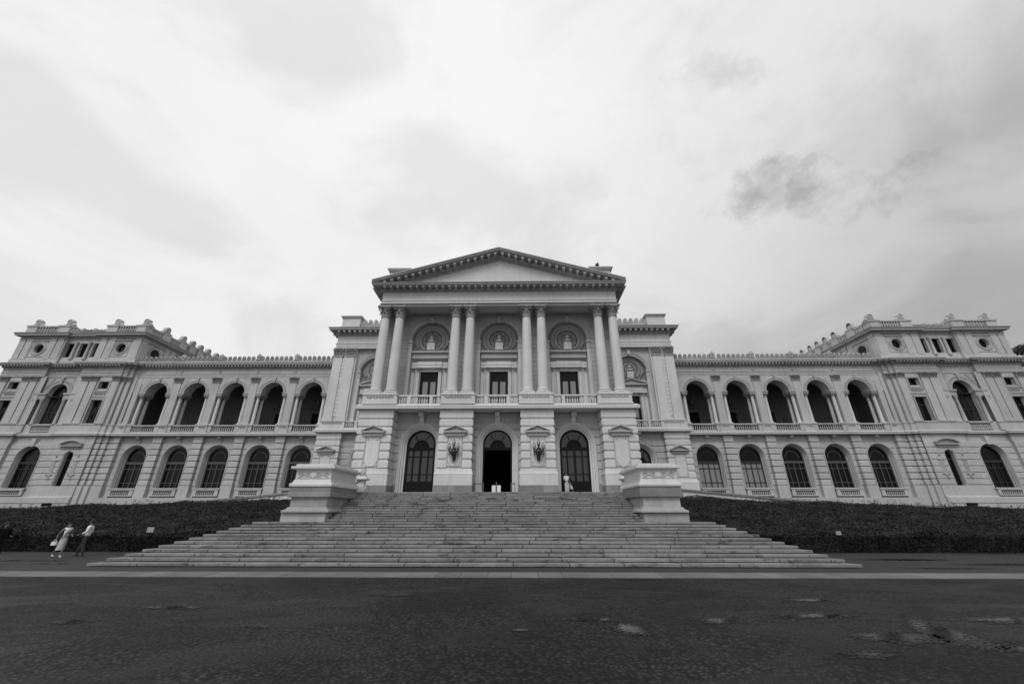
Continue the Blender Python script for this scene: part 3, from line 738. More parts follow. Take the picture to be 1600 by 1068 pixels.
def portico_ground():
    for xc, hw in PIERX:
        x = XA+xc
        P('pier_core', MB().box(x-hw+.09, x+hw-.09, YP+.06, 35.02, LAND-.4, STR0), WALL)
    for xc, hw in PIERX:
        x = XA+xc; bw = hw+.12
        # granite foot in two or three stones, white plinth, splayed base moulding
        cuts = [x-bw, x-bw*.28+rnd.uniform(-.2, .2), x+bw*.25+rnd.uniform(-.2, .2), x+bw]
        for a, b in zip(cuts, cuts[1:]): P('foot_stone', MB().box(a+.004, b-.004, YP-.15, 35.06, LAND-.35, 4.09), GRANITE)
        P('pier_plinth', MB().box(x-bw+.02, x+bw-.02, YP-.13, 35.05, 4.09, 4.90), PAINT)
        m = MB(); q = 35.05
        prof = [(0.0, 4.90), (.125, 4.90), (.14, 4.94), (.13, 5.0), (.09, 5.04), (.05, 5.2), (.03, 5.37), (0, 5.37)]
        m.sweep(prof, [(x-hw, q), (x-hw, YP), (x+hw, YP), (x+hw, q)]); P('pier_base', m, PAINT)
        g = .035
        for i in range(5):
            za, zb = COURSE[i]+g, COURSE[i+1]-g
            if i == 0: za = 5.375
            for sg in (-1, 1):
                P('pier_block', MB().rbox(x+sg*.64, x+sg*hw, YP, 35.0, za, zb, .05))
        P('pier_block', MB().rbox(x-hw, x+hw, YP, 35.0, COURSE[5]+g, COURSE[6]-g, .05))
        P('pier_block', MB().rbox(x-hw, x+hw, YP, 35.0, COURSE[6]+g, 10.19, .05))
        wall_panel(x, YP+.06, .60, 5.5, 7.95)
        hood(x, YP, .98, 7.95, 8.86)
    # recessed arch wall
    ops = [dict(x=XA+a, w=1.70, zs=7.55, zb=LAND-.3) for a in ARX]
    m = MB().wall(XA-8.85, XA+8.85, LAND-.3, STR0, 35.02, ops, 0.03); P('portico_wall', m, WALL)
    arcs = [(XA+a, 7.55, 1.80) for a in ARX]
    edges = [(-8.9, -4.75), (-2.05, 2.05), (4.75, 8.9)]
    for (a, b), ar in zip(edges, arcs):
        rusticate(XA+a, XA+b, 35.02, [ar], 0.06, COURSE[:7]+[], WALL, 'flank_course', .03, 4.15)
        for q0, q1 in ((XA+a, ar[0]-1.82), (ar[0]+1.82, XA+b)):
            if q1-q0 > .05: P('foot_stone', MB().box(q0, q1, 34.92, 35.05, LAND-.3, 4.1), GRANITE)
    for i, a in enumerate(ARX):
        x = XA+a
        arched_surround(x, 7.55, LAND-.05, 35.02, 1.68, 1.27, 35.52)
        # keystone console under the balcony
        k = MB(); prf = [(34.2, 10.19), (34.2, 9.98), (34.35, 9.82), (34.62, 9.75), (34.80, 9.45), (35.02, 9.2), (35.02, 10.19)]
        k.prism_x(prf, x-.19, x+.19); k.tube([(x-.20, 34.36, 9.98), (x+.20, 34.36, 9.98)], .12, 8); P('keystone_console', k, PAINT)
        for rr in range(-2, 3):
            ang = 90+rr*17; c, sn = math.cos(R(ang)), math.sin(R(ang)); 
            if rr: P('voussoir_joint', MB().tube([(x+c*1.82, 34.99, 7.55+sn*1.82), (x+c*2.25, 34.99, 7.55+sn*2.25)], .028, 4), TRIM)
        if i != 1:
            arched_window(x, 7.55, LAND-.02, 1.28, 35.56, 'fan', 4, WOOD, GLASSD, 'entrance_door', 7.2, 1.05)
        else:
            f = MB(); y = 35.56; hw = 1.28; ztr = 7.2
            f.arch(x, 7.55, LAND-.02, [(hw+.02, y-.05), (hw-.14, y-.05), (hw-.14, y+.05)])
            f.box(x-hw, x+hw, y-.12, y+.06, ztr-.13, ztr+.1)
            f.arch(x, ztr+.1, ztr+.1, [(hw*.52, y-.05), (hw*.44, y-.05), (hw*.44, y+.05)], 14)
            for an in (60, 120):
                c, sn = math.cos(R(an)), math.sin(R(an)); f.tube([(x+c*hw*.48, y, ztr+.1+sn*hw*.48), (x+c*hw*.97, y, ztr+.1+sn*hw*.97)], .03, 4)
            o = P('doorway', f, WOOD)
            pts = [(x-hw*math.cos(math.pi*q/16), y+.02, 7.55+hw*math.sin(math.pi*q/16)) for q in range(17)]+[(x+hw, y+.02, ztr), (x-hw, y+.02, ztr)]
            g = MB(); g.add(pts, [tuple(range(len(pts)))]); P('fanlight_pane', g, GLASSD, o)
            P('fanlight_boss', MB().disc(x, ztr+.1, hw*.45, y-.01, 14, True), WOOD, o)
            for sg in (-1, 1):        # the two leaves folded back inside
                P('door_leaf', MB().box(x+sg*1.27, x+sg*1.19, 35.7, 36.9, LAND-.02, 7.06), WOOD, o)
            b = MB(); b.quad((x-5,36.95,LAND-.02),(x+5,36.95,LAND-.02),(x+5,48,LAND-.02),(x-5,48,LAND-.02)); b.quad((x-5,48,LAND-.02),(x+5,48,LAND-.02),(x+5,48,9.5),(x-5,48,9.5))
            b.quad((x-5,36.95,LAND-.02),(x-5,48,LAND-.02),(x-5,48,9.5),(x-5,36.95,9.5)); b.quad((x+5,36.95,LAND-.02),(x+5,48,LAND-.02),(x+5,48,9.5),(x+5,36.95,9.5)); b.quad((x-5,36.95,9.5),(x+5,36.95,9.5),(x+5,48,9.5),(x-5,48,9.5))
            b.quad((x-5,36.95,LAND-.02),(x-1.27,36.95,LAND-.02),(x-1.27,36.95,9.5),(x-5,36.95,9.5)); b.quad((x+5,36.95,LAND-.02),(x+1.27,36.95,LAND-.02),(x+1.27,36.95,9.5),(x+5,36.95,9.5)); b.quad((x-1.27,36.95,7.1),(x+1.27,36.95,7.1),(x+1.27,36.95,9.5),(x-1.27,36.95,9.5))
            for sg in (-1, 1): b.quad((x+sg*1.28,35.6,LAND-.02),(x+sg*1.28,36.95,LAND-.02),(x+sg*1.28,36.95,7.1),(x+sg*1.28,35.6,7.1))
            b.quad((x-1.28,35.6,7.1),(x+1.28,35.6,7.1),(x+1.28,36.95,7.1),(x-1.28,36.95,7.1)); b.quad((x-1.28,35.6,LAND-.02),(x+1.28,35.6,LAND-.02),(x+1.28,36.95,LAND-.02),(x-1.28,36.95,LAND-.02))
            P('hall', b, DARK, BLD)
    # side walls back to the main block
    for s in (-1, 1):
        m = MB(); m.quad((X(s,11.45),34.9,1.0),(X(s,11.45),44.6,1.0),(X(s,11.45),44.6,20.4),(X(s,11.45),34.9,20.4)); P('side_wall', m, PAINT)
portico_ground()
STRPROF = [(-.3, 10.20), (.27, 10.20), (.27, 10.235), (.33, 10.24), (.33, 10.40), (.37, 10.43), (.20, 10.56), (.08, 10.62), (-.3, 10.62)]
def scroll_relief(x0, x1, y, z0, z1, n, mat=TRIM, parent=BLD, name='scroll_relief'):
    m = MB(); st = (x1-x0)/n; r = (z1-z0)*.42
    for i in range(n):
        c = x0+st*(i+.5); sg = 1 if i % 2 else -1
        pts = [(c+sg*r*(1-k/16)*math.cos(k*.62), y-.02, (z0+z1)/2+r*(1-k/16)*math.sin(k*.62)) for k in range(14)]
        m.tube(pts, .028, 4)
        m.tube([(c-st*.5, y-.02, (z0+z1)/2-r*.6*sg), (c-st*.2, y-.03, (z0+z1)/2), (c, y-.02, (z0+z1)/2+r*.9)], .025, 4)
    return P(name, m, mat, parent, False, 'stuff')
def portico_upper():
    m = MB(); m.sweep(STRPROF, [(X(-1, 11.78), 44.3), (X(-1, 11.78), YP), (X(1, 11.78), YP), (X(1, 11.78), 44.3)]); P('string_course', m, PAINT)
    m = MB(); m.box(XA-11.7, XA+11.7, 33.4, 36.0, 10.25, 10.60); P('balcony_floor', m, PAINT)
    m = MB()                                   # pedestals of the paired columns
    for pc in (-10.08, -3.345, 3.345, 10.08):
        x = XA+pc; hw = 1.46; d0, d1 = YP-.22, YP+1.2
        o = P('column_pedestal', MB().box(x-hw, x+hw, d0, d1, 10.62, 11.43), PAINT)
        P('pedestal_cap', MB().box(x-hw-.07, x+hw+.07, d0-.07, d1+.05, 11.43, 11.55), PAINT, o)
        P('pedestal_foot', MB().box(x-hw-.05, x+hw+.05, d0-.05, d1, 10.62, 10.74), PAINT, o)
        scroll_relief(x-hw*.8, x+hw*.8, d0, 11.06, 11.38, 9, TRIM, o)
    for a, b, mids in ((-8.56, -4.88, ARX[0]), (-1.82, 1.82, 0), (4.88, 8.56, ARX[2])):
        c = XA+mids
        balustrade(XA+a, XA+b, YP+.12, 10.62, 11.48, 0.0, 17, .068, mids=(c-.95, c+.95))
    # columns
    col_cap = lambda: cap_mesh_round(.385, 1.17)
    def shaft():
        m = MB(); h = 6.95
        prof = [(.475*(1-.19*(max(0, t-.25)/.75)**1.7), h*t) for t in [i/9 for i in range(10)]]
        m.lathe(0, 0, prof, 44, .035); return m
    def base():
        m = MB(); m.box(-.64, .64, -.64, .64, 0, .14)
        m.lathe(0, 0, [(.62, .14), (.655, .18), (.66, .23), (.62, .28), (.55, .30), (.53, .345), (.56, .37), (.58, .41), (.56, .45), (.51, .47), (.49, .53)], 28); return m
    for cx in COLX:
        x = XA+cx; y = YP+.42
        c = empty('column', (cx, y-40.0, 11.55)); c.parent = BLD
        place_mesh('pbase', base, 'column_base', (x, y, 11.55), PAINT, c, True)
        place_mesh('pshaft', shaft, 'shaft', (x, y, 12.08), PAINT, c, True)
        place_mesh('pcap', col_cap, 'capital', (x, y, 19.03), CARVED, c, False)
    # upper wall behind the columns
    ops = [dict(x=XA+a, w=1.90, zs=17.65, zb=10.6) for a in ARX]
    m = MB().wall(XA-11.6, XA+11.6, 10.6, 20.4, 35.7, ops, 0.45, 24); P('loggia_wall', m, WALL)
    jl = MB()
    for a, b in ((-11.6, -8.85), (-4.75, -1.95), (1.95, 4.75), (8.85, 11.6)):   # stone courses between the columns
        for k in range(17): P('loggia_course', MB().cbox(XA+a+.012, XA+b-.012, 35.66, 35.75, 11.6+k*.46+.012, 11.6+(k+1)*.46-.012, .012), WALL)
    for a in ARX: upper_motif(XA+a, 35.7, False)
    m = MB(); m.quad((XA-11.3,33.3,20.39),(XA+11.3,33.3,20.39),(XA+11.3,35.8,20.39),(XA-11.3,35.8,20.39)); P('loggia_ceiling', m, WALL)
    for a in (-6.7, 0, 6.7):
        f = MB()
        for (x0, x1, y0, y1) in ((a-2.1, a+2.1, 34.45, 34.6), (a-2.1, a+2.1, 35.4, 35.5), (a-2.1, a-1.95, 34.6, 35.4), (a+1.95, a+2.1, 34.6, 35.4)): f.box(XA+x0, XA+x1, y0, y1, 20.3, 20.385)
        P('ceiling_coffer', f, WALL)
    # pilasters behind
    for pc in (-10.08, -3.345, 3.345, 10.08):
        for d in (-.69, .69):
            pass
def upper_motif(xc, y, pediment, sc=1.0):
    """arched recess with oculus, bust, carved shelf, pilastered door"""
    yb = y+.45
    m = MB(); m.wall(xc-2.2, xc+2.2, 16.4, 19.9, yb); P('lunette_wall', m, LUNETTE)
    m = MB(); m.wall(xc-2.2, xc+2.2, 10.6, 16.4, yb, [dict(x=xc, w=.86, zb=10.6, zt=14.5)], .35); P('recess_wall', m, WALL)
    m = MB(); m.arch(xc, 17.65, 17.47, [(2.16, y+.02), (2.16, y-.07), (2.10, y-.10), (2.06, y-.06), (1.99, y-.05), (1.97, y-.09), (1.90, y-.07), (1.87, y+.10), (1.87, y+.45)], 28); P('archivolt', m, TRIM)
    k = MB().prism_y([(xc-.20, 19.98), (xc-.15, 19.42), (xc+.15, 19.42), (xc+.20, 19.98)], y-.2, y+.1); k.box(xc-.24, xc+.24, y-.24, y+.1, 19.98, 20.08); P('keystone', k, TRIM)
    for sg in (-1, 1):
        x0, x1 = xc+sg*1.80, xc+sg*2.16
        i = MB().box(x0, x1, y-.06, y+.4, 16.75, 17.28).box(x0-sg*.05, x1+sg*.05, y-.13, y+.4, 17.28, 17.47).box(x0-sg*.03, x1+sg*.03, y-.09, y+.4, 16.67, 16.75)
        P('impost', i, TRIM)
        P('jamb_pilaster', MB().box(x0+sg*.02, x1-sg*.02, y-.05, y+.4, 11.6, 16.67), PAINT)
        q = MB()                                    # sunk panel lines and a beaded edge up the jamb
        q.box(x0+sg*.08, x0+sg*.12, y-.075, y-.05, 11.9, 16.5); q.box(x1-sg*.12, x1-sg*.08, y-.075, y-.05, 11.9, 16.5); P('jamb_moulding', q, TRIM)
    # oculus
    zc = 17.72
    m = MB(); m.ring(xc, zc, [(1.68, yb), (1.68, yb-.06), (1.60, yb-.10), (1.54, yb-.03), (1.36, yb-.02), (1.32, yb-.10), (1.22, yb-.16), (1.14, yb-.08), (1.02, yb-.04), (1.0, yb+.12)], 36); P('oculus_surround', m, CARVED)
    w = MB(); w.ring(xc, zc, [(1.02, yb-.01), (.93, yb-.01), (.93, yb+.05)]); w.ring(xc, zc, [(.60, yb-.02), (.54, yb-.02), (.54, yb+.05)])
    for an in (0, 45, 90, 135, 180): w.tube([(xc+.57*math.cos(R(an)), yb+.01, zc+.57*math.sin(R(an))), (xc+.95*math.cos(R(an)), yb+.01, zc+.95*math.sin(R(an)))], .028, 4)
    o = P('round_window', w, WFRAME); 
    for a0 in range(0, 180, 45):
        pts = [(xc+r*math.cos(R(t)), yb+.02, zc+r*math.sin(R(t))) for r, ts in ((.94, range(a0, a0+46, 9)), (.59, range(a0+45, a0-1, -9))) for t in ts]
        g = MB(); g.add(pts, [tuple(range(len(pts)))]); P('pane', g, GLASSC, o)
    P('backing', MB().disc(xc, zc, .95, yb+.04, 24), GLASS, o)
    # bust on a shield-shaped block in front of the oculus
    yy = yb-.22
    b = MB(); b.prism_y([(xc-.42, 16.60), (xc+.42, 16.60), (xc+.36, 16.95), (xc+.42, 17.30), (xc+.2, 17.38), (xc-.2, 17.38), (xc-.42, 17.30), (xc-.36, 16.95)], yy-.16, yy+.2, .03)
    bo = P('bust_block', b, PAINT)
    h = MB(); h.lathe(xc, yy, [(.12, 17.38), (.30, 17.44), (.36, 17.54), (.30, 17.66), (.12, 17.72), (.10, 17.78), (.15, 17.83), (.19, 17.95), (.18, 18.06), (.10, 18.16), (.02, 18.18)], 12, 0, 1.0, .75); P('bust', h, TRIM, bo, True)
    for sg in (-1, 1):
        r = MB()
        pts = [(xc+sg*(.5+.09*i+.06*math.sin(i*1.3)), yy-.02, 16.62+.16*math.sin(i*.9+.5)+.10*(8-i)/8) for i in range(9)]
        r.tube(pts, [.09-.007*i for i in range(9)], 5); r.ball((xc+sg*.62, yy, 16.72), .16, .1, .12, 7, 4); r.ball((xc+sg*1.3, yy+.1, 16.98), .17, .08, .22, 7, 4); r.ball((xc+sg*1.55, yy+.1, 17.25), .1, .06, .2, 6, 4)
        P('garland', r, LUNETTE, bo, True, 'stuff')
    # carved shelf above the door
    y2 = yb
    if pediment:
        m = MB(); m.box(xc-1.80, xc+1.80, y2-.45, y2+.02, 15.72, 15.86); P('door_cornice', m, TRIM)
        t = MB(); t.prism_y([(xc-1.7, 15.86), (xc+1.7, 15.86), (xc, 16.42)], y2-.25, y2+.02); P('door_tympanum', t, TRIM)
        for sg in (-1, 1):
            r = MB(); r.prism_y([(xc+sg*1.86, 15.86), (xc+sg*1.86, 15.96), (xc, 16.60), (xc, 16.44)], y2-.48, y2+.02); P('raking_moulding', r, TRIM)
        m = MB(); m.sweep([(0, 15.45), (.10, 15.45), (.14, 15.58), (.30, 15.72), (0, 15.72)], [(xc-1.72, y2), (xc+1.72, y2)]); P('door_bed_moulding', m, TRIM)
    else:
        m = MB(); m.box(xc-1.78, xc+1.78, y2-.52, y2+.02, 16.30, 16.44); m.box(xc-1.72, xc+1.72, y2-.30, y2+.02, 15.86, 16.30); P('door_shelf', m, TRIM)
        c = MB()
        for i in range(17):
            x = xc-1.6+.2*i; c.tube([(x-.05, y2-.31, 15.93), (x-.05, y2-.33, 16.22), (x+.05, y2-.33, 16.22), (x+.05, y2-.31, 15.93)], .022, 4)
        P('carved_frieze', c, TRIM, BLD, False, 'stuff')
        m = MB(); m.sweep([(0, 15.55), (.08, 15.55), (.14, 15.66), (.40, 15.74), (.40, 15.86), (0, 15.86)], [(xc-1.72, y2), (xc+1.72, y2)]); P('door_bed_moulding', m, TRIM)
        m = MB().along([(xc-1.65, y2), (xc+1.65, y2)], .0, .2, 15.56, 15.66, .08, .15); P('dentils', m, TRIM, BLD, False, 'stuff')
    m = MB(); m.box(xc-1.18, xc+1.18, y2-.24, y2+.02, 14.82, 15.45); m.box(xc-1.18, xc+1.18, y2-.27, y2-.24, 15.10, 15.14); P('door_lintel', m, PAINT)
    for sg in (-1, 1):
        m = MB(); m.box(xc+sg*1.18, xc+sg*1.72, y2-.12, y2+.02, 14.82, 15.45); m.box(xc+sg*1.18, xc+sg*1.72, y2-.15, y2-.12, 15.10, 15.14); P('lintel_return', m, PAINT)
        for px, pw, d in ((1.06, .26, .20), (1.56, .24, .10), (1.32, .14, .05)):
            m = MB(); x = xc+sg*px; m.box(x-pw/2, x+pw/2, y2-d, y2+.02, 11.0, 14.46)
            for t in (-.25, 0, .25): m.box(x+t*pw-.012, x+t*pw+.012, y2-d-.015, y2-d, 11.3, 14.4)
            o = P('door_pilaster', m, PAINT)
            if px != 1.32: place_mesh(('dcap', pw), lambda pw=pw: cap_flat(pw, .36, .1), 'capital', (x, y2-d, 14.46), TRIM, o)
        
    # door
    y3 = y2+.28; f = MB(); hw = .86
    f.box(xc-hw, xc-hw+.10, y3-.06, y3+.05, 10.62, 14.5); f.box(xc+hw-.10, xc+hw, y3-.06, y3+.05, 10.62, 14.5); f.box(xc-hw+.1, xc+hw-.1, y3-.06, y3+.05, 13.62, 13.82)
    f.box(xc-.10, xc+.10, y3-.08, y3+.05, 10.62, 13.62); f.box(xc-hw+.1, xc-hw+.24, y3-.03, y3+.05, 10.62, 13.62); f.box(xc+hw-.24, xc+hw-.1, y3-.03, y3+.05, 10.62, 13.62); f.box(xc-.03, xc+.03, y3-.04, y3+.05, 13.82, 14.5)
    f.box(xc-hw+.1, xc+hw-.1, y3-.045, y3+.05, 11.95, 12.02)
    o = P('balcony_door', f, WOOD)
    for a, b in ((-hw+.24, -.10), (.10, hw-.24)): P('pane', MB().quad((xc+a, y3+.02, 10.7), (xc+b, y3+.02, 10.7), (xc+b, y3+.02, 13.62), (xc+a, y3+.02, 13.62)), GLASSC, o)
    for a, b in ((-hw+.1, -.03), (.03, hw-.1)): P('transom_pane', MB().quad((xc+a, y3+.02, 13.82), (xc+b, y3+.02, 13.82), (xc+b, y3+.02, 14.5), (xc+a, y3+.02, 14.5)), GLASS, o)
portico_upper()

def entablature(path, zA, zF0, zF1, zTop, proj, mod_w, mod_pitch, dent=True, closed=False, gutter=True, tag=''):
    """architrave with two fasciae, plain frieze, dentils, modillions, corona and sima along a plan path"""
    h = zF0-zA
    m = MB(); m.sweep([(-.25, zA), (.0, zA), (.0, zA+h*.42), (.04, zA+h*.44), (.04, zA+h*.80), (.10, zA+h*.90), (.10, zF0), (-.25, zF0)], path, closed); P('architrave', m, PAINT)
    m = MB(); m.sweep([(-.25, zF0), (.0, zF0), (.0, zF1), (-.25, zF1)], path, closed); P('frieze', m, PAINT)
    H = zTop-zF1
    z1, z2, z3 = zF1+H*.22, zF1+H*.30, zF1+H*.64
    m = MB(); m.sweep([(-.25, zF1), (.04, zF1), (.07, zF1+H*.05), (.09, zF1+H*.06), (.09, z1), (.16, z1+.01), (.22, z2), (.22, z3-.01), (proj*.88, z3), (proj*.9, z3), (proj*.9, z3+H*.14), (proj*.94, z3+H*.17), (proj, z3+H*.30), (proj, zTop), (proj-.06, zTop+.01), (-.25, zTop+.05)], path, closed); P('cornice', m, CORNICE)
    pp = path+[path[0]] if closed else path
    if dent: P('dentils', MB().along(pp, .0, .17, zF1+H*.06, z1, mod_pitch*.16, mod_pitch*.30), TRIM, BLD, False, 'stuff')
    P('modillions', MB().along(pp, .20, proj*.80, z2+.01, z3+.005, mod_w, mod_pitch, -(z3-z2)*.35), CORNICE, BLD, False, 'stuff')
def portico_top():
    yf = YP+.02
    path = [(X(-1, 11.40), 44.0), (X(-1, 11.40), YP+1.0), (X(-1, 11.2), YP+1.0), (X(-1, 11.2), yf), (X(1, 11.2), yf), (X(1, 11.2), YP+1.0), (X(1, 11.40), YP+1.0), (X(1, 11.40), 44.0)]
    entablature(path, 20.20, 20.78, 21.68, 22.30, 0.95, .22, .62)
    m = MB(); m.box(XA-11.1, XA+11.1, yf+.02, YP+1.4, 20.21, 21.6); P('beam_soffit', m, WALL)
    # pediment
    hw = 12.10; zb = 22.32; sl = (26.06-22.46)/hw; ya = YP-.95
    m = MB(); m.prism_y([(XA-11.2, 22.30), (XA+11.2, 22.30), (XA, 22.30+11.2*sl+.1)], YP+.12, YP+.5); P('pediment_field', m, PAINT)
    for s in (-1, 1):
        def bar(o0, o1, y0, y1, nm, mat=TRIM, inset=0.0):
            b = MB(); e = (o1-o0)
            b.prism_y([(X(s, hw-inset), 22.46+o0), (X(s, hw-inset), 22.46+o1), (X(s, 0), 22.46+o1+(hw-inset)*sl), (X(s, 0), 22.46+o0+(hw-inset)*sl)], y0, y1); P(nm, b, mat)
        bar(-.13, .02, ya+.03, YP+9, 'raking_cornice', CORNICE); bar(.021, .15, ya-.05, YP+9, 'raking_sima', CORNICE)
        m = MB()
        def pt(u, off): return (X(s, hw-u), 22.46+u*sl+off)
        a, b = pt(1.2, -.13), pt(hw, -.13)
        m.prism_y([pt(1.35, -.80+.3), pt(1.35, -.13), pt(hw, -.13), pt(hw, -.66)], YP-.12, YP+.13) if False else None
        bm = MB(); bm.prism_y([pt(2.0, -.54), pt(.9, -.13), pt(hw, -.13), pt(hw, -.54)], YP-.20, YP+.13); P('raking_bed_moulding', bm, CORNICE)
        dm = MB(); n = 62
        for i in range(n):
            u = 2.4+(hw-2.5)*i/(n-1); x, z = pt(u, 0); dm.box(x-.045, x+.045, YP-.06, YP+.13, z-.72, z-.56)
        P('raking_dentils', dm, TRIM, BLD, False, 'stuff')
        mm = MB(); n = 17
        for i in range(n):
            u = 1.15+(hw-1.5)*i/(n-1); x, z = pt(u, -.14)
            k = MB(); mm.prism_y([(x-.12, z-.27-.12*sl*s*-1), (x+.12, z-.27+.12*sl*s*-1), (x+.12, z+.12*sl*s*-1), (x-.12, z-.12*sl*s*-1)], ya+.18, YP-.19)
        P('raking_modillions', mm, TRIM, BLD, False, 'stuff')
    # attic blocks behind the slope
    for s in (-1, 1):
        x0, x1 = X(s, 9.40), X(s, 11.40)
        o = P('attic_block', MB().box(x0, x1, 35.2, 37.5, 22.3, 25.18), PAINT)
        P('attic_cap', MB().box(X(s, 9.27), X(s, 11.55), 35.0, 37.7, 25.18, 25.32).box(X(s, 9.18), X(s, 11.66), 34.92, 37.8, 25.32, 25.46), TRIM, o)
    m = MB()
    for s in (-1, 1): m.quad((X(s, 12), YP, 22.5), (XA, YP, 26.0), (XA, 60, 26.0), (X(s, 12), 60, 22.5))
    P('roof', m, ROOFM)
portico_top()

# ---------------------------------------------------------------- lateral bays of the central block
YL = 44.2
def lateral(s):
    # ground floor: pier at the outer corner, arched window half hidden by the portico
    x0, x1 = 17.75, 20.45
    a = 15.05
    m = MB().wall(X(s, 11.6), X(s, 20.6), 1.0, STR0, YL+.6, [dict(x=X(s, a), w=1.60, zs=7.42, zb=4.6)], .03); P('lateral_wall', m, WALL)
    rusticate(X(s, 11.8), X(s, x0+.05), YL+.6, [(X(s, a), 7.42, 1.72)], .06, COURSE, WALL, 'flank_course')
    arched_surround(X(s, a), 7.42, 4.6, YL+.6, 1.58, 1.24, YL+1.1)
    arched_window(X(s, a), 7.42, 4.6, 1.25, YL+1.12, 'fan', 4, WOOD, GLASSD, 'arched_window', 7.05)
    k = MB(); k.prism_x([(YL-.1, 10.19), (YL-.1, 9.98), (YL+.05, 9.85), (YL+.3, 9.75), (YL+.6, 9.2), (YL+.6, 10.19)], X(s, a)-.2, X(s, a)+.2); P('keystone_console', k, PAINT)
    P('pier_core', MB().box(X(s, x0+.09), X(s, x1-.09), YL+.06, YL+3, 1.0, STR0), WALL)
    P('pier_plinth', MB().box(X(s, x0-.1), X(s, x1+.1), YL-.13, YL+3, 1.0, 4.90), PAINT)
    xc = X(s, (x0+x1)/2); hw = (x1-x0)/2
    pb = MB(); pb.sweep([(0, 4.90), (.125, 4.90), (.14, 4.94), (.12, 5.0), (.05, 5.2), (.03, 5.37), (0, 5.37)], [(xc-hw, YL+2), (xc-hw, YL), (xc+hw, YL), (xc+hw, YL+2)]); P('pier_base', pb, PAINT)
    for i in range(5):
        za, zb = (COURSE[i]+.035 if i else 5.375), COURSE[i+1]-.035
        for sg in (-1, 1): P('pier_block', MB().rbox(xc+sg*.60, xc+sg*hw, YL, YL+2, za, zb, .05))
    P('pier_block', MB().rbox(xc-hw, xc+hw, YL, YL+2, COURSE[5]+.035, COURSE[6]-.035, .05)); P('pier_block', MB().rbox(xc-hw, xc+hw, YL, YL+2, COURSE[6]+.035, 10.19, .05))
    wall_panel(xc, YL+.06, .57, 5.5, 7.9); hood(xc, YL, .98, 7.9, 8.76)
    m = MB(); m.sweep(STRPROF, mpath(s, [(11.8, YL), (20.5, YL), (20.5, YL+2.4)])); P('string_course', m, PAINT)
    P('balcony_floor', MB().box(X(s, 11.8), X(s, 20.3), YL-.1, YL+1.2, 10.25, 10.6), PAINT)
    # upper floor
    m = MB().wall(X(s, 11.6), X(s, 17.6), 10.6, 20.5, YL+.5, [dict(x=X(s, a), w=1.9, zs=17.4, zb=10.6)], .45, 24); P('lateral_upper_wall', m, WALL)
    upper_motif(X(s, a), YL+.5, True)
    P('corner_mass', MB().box(X(s, 17.5), X(s, 20.25), YL+.15, YL+12, 10.6, 20.5), PAINT)
    ped = P('column_pedestal', MB().box(X(s, 17.55), X(s, 20.4), YL-.12, YL+2.5, 10.62, 11.43), PAINT)
    P('pedestal_cap', MB().box(X(s, 17.48), X(s, 20.47), YL-.19, YL+2.55, 11.43, 11.55), PAINT, ped)
    scroll_relief(min(X(s, 17.8), X(s, 20.1)), max(X(s, 17.8), X(s, 20.1)), YL-.12, 11.06, 11.38, 9, TRIM, ped)
    balustrade(X(s, 11.9), X(s, 17.5), YL+.05, 10.62, 11.5, 0, 24, .062, mids=(X(s, 16.3),))
    for px in (18.18, 19.63):
        x = X(s, px); w = 1.0
        m = MB(); m.box(x-w/2, x+w/2, YL-.02, YL+.2, 12.0, 19.1); o = P('pilaster', m, PAINT)
        P('pilaster_base', MB().box(x-w/2-.1, x+w/2+.1, YL-.12, YL+.2, 11.55, 11.72).box(x-w/2-.05, x+w/2+.05, YL-.08, YL+.2, 11.72, 12.0), PAINT, o)
        place_mesh('latcap', lambda: cap_flat(1.0, 1.15, .2), 'capital', (x, YL-.02, 19.1), CARVED, o)
    for k in range(15): P('corner_course', MB().cbox(X(s, 18.69), X(s, 19.12), YL+.08, YL+.2, 12.0+k*.47+.012, 12.0+(k+1)*.47-.012, .012), PAINT)
    entablature(mpath(s, [(11.8, YL), (20.1, YL), (20.1, YL+14)]), 20.24, 20.90, 21.85, 22.70, .95, .24, .66)
    P('lateral_ceiling', MB().box(X(s, 11.7), X(s, 17.6), YL+.02, YL+.55, 20.25, 20.6), WALL)
    # parapet with cresting and corner block
    P('parapet', MB().box(X(s, 11.8), X(s, 17.4), YL-.3, YL+.2, 22.72, 23.35), WORN)
    cr = MB(); antefix_row(cr, X(s, 11.9), X(s, 17.3), YL-.2, 23.35, .66, .60); P('cresting', cr, TRIM, BLD, False, 'stuff')
    o = P('attic_block', MB().box(X(s, 17.5), X(s, 19.7), YL-.45, YL+1.8, 22.72, 24.2), PAINT)
    P('attic_cap', MB().box(X(s, 17.4), X(s, 19.8), YL-.55, YL+1.9, 24.05, 24.2).box(X(s, 17.32), X(s, 19.88), YL-.65, YL+2.0, 24.2, 24.35), TRIM, o)
    P('attic_base', MB().box(X(s, 17.42), X(s, 19.78), YL-.53, YL+1.9, 22.72, 22.95), TRIM, o)
    P('roof', MB().box(X(s, 11.6), X(s, 20.1), YL+.3, YL+16, 22.3, 22.6), ROOFM)
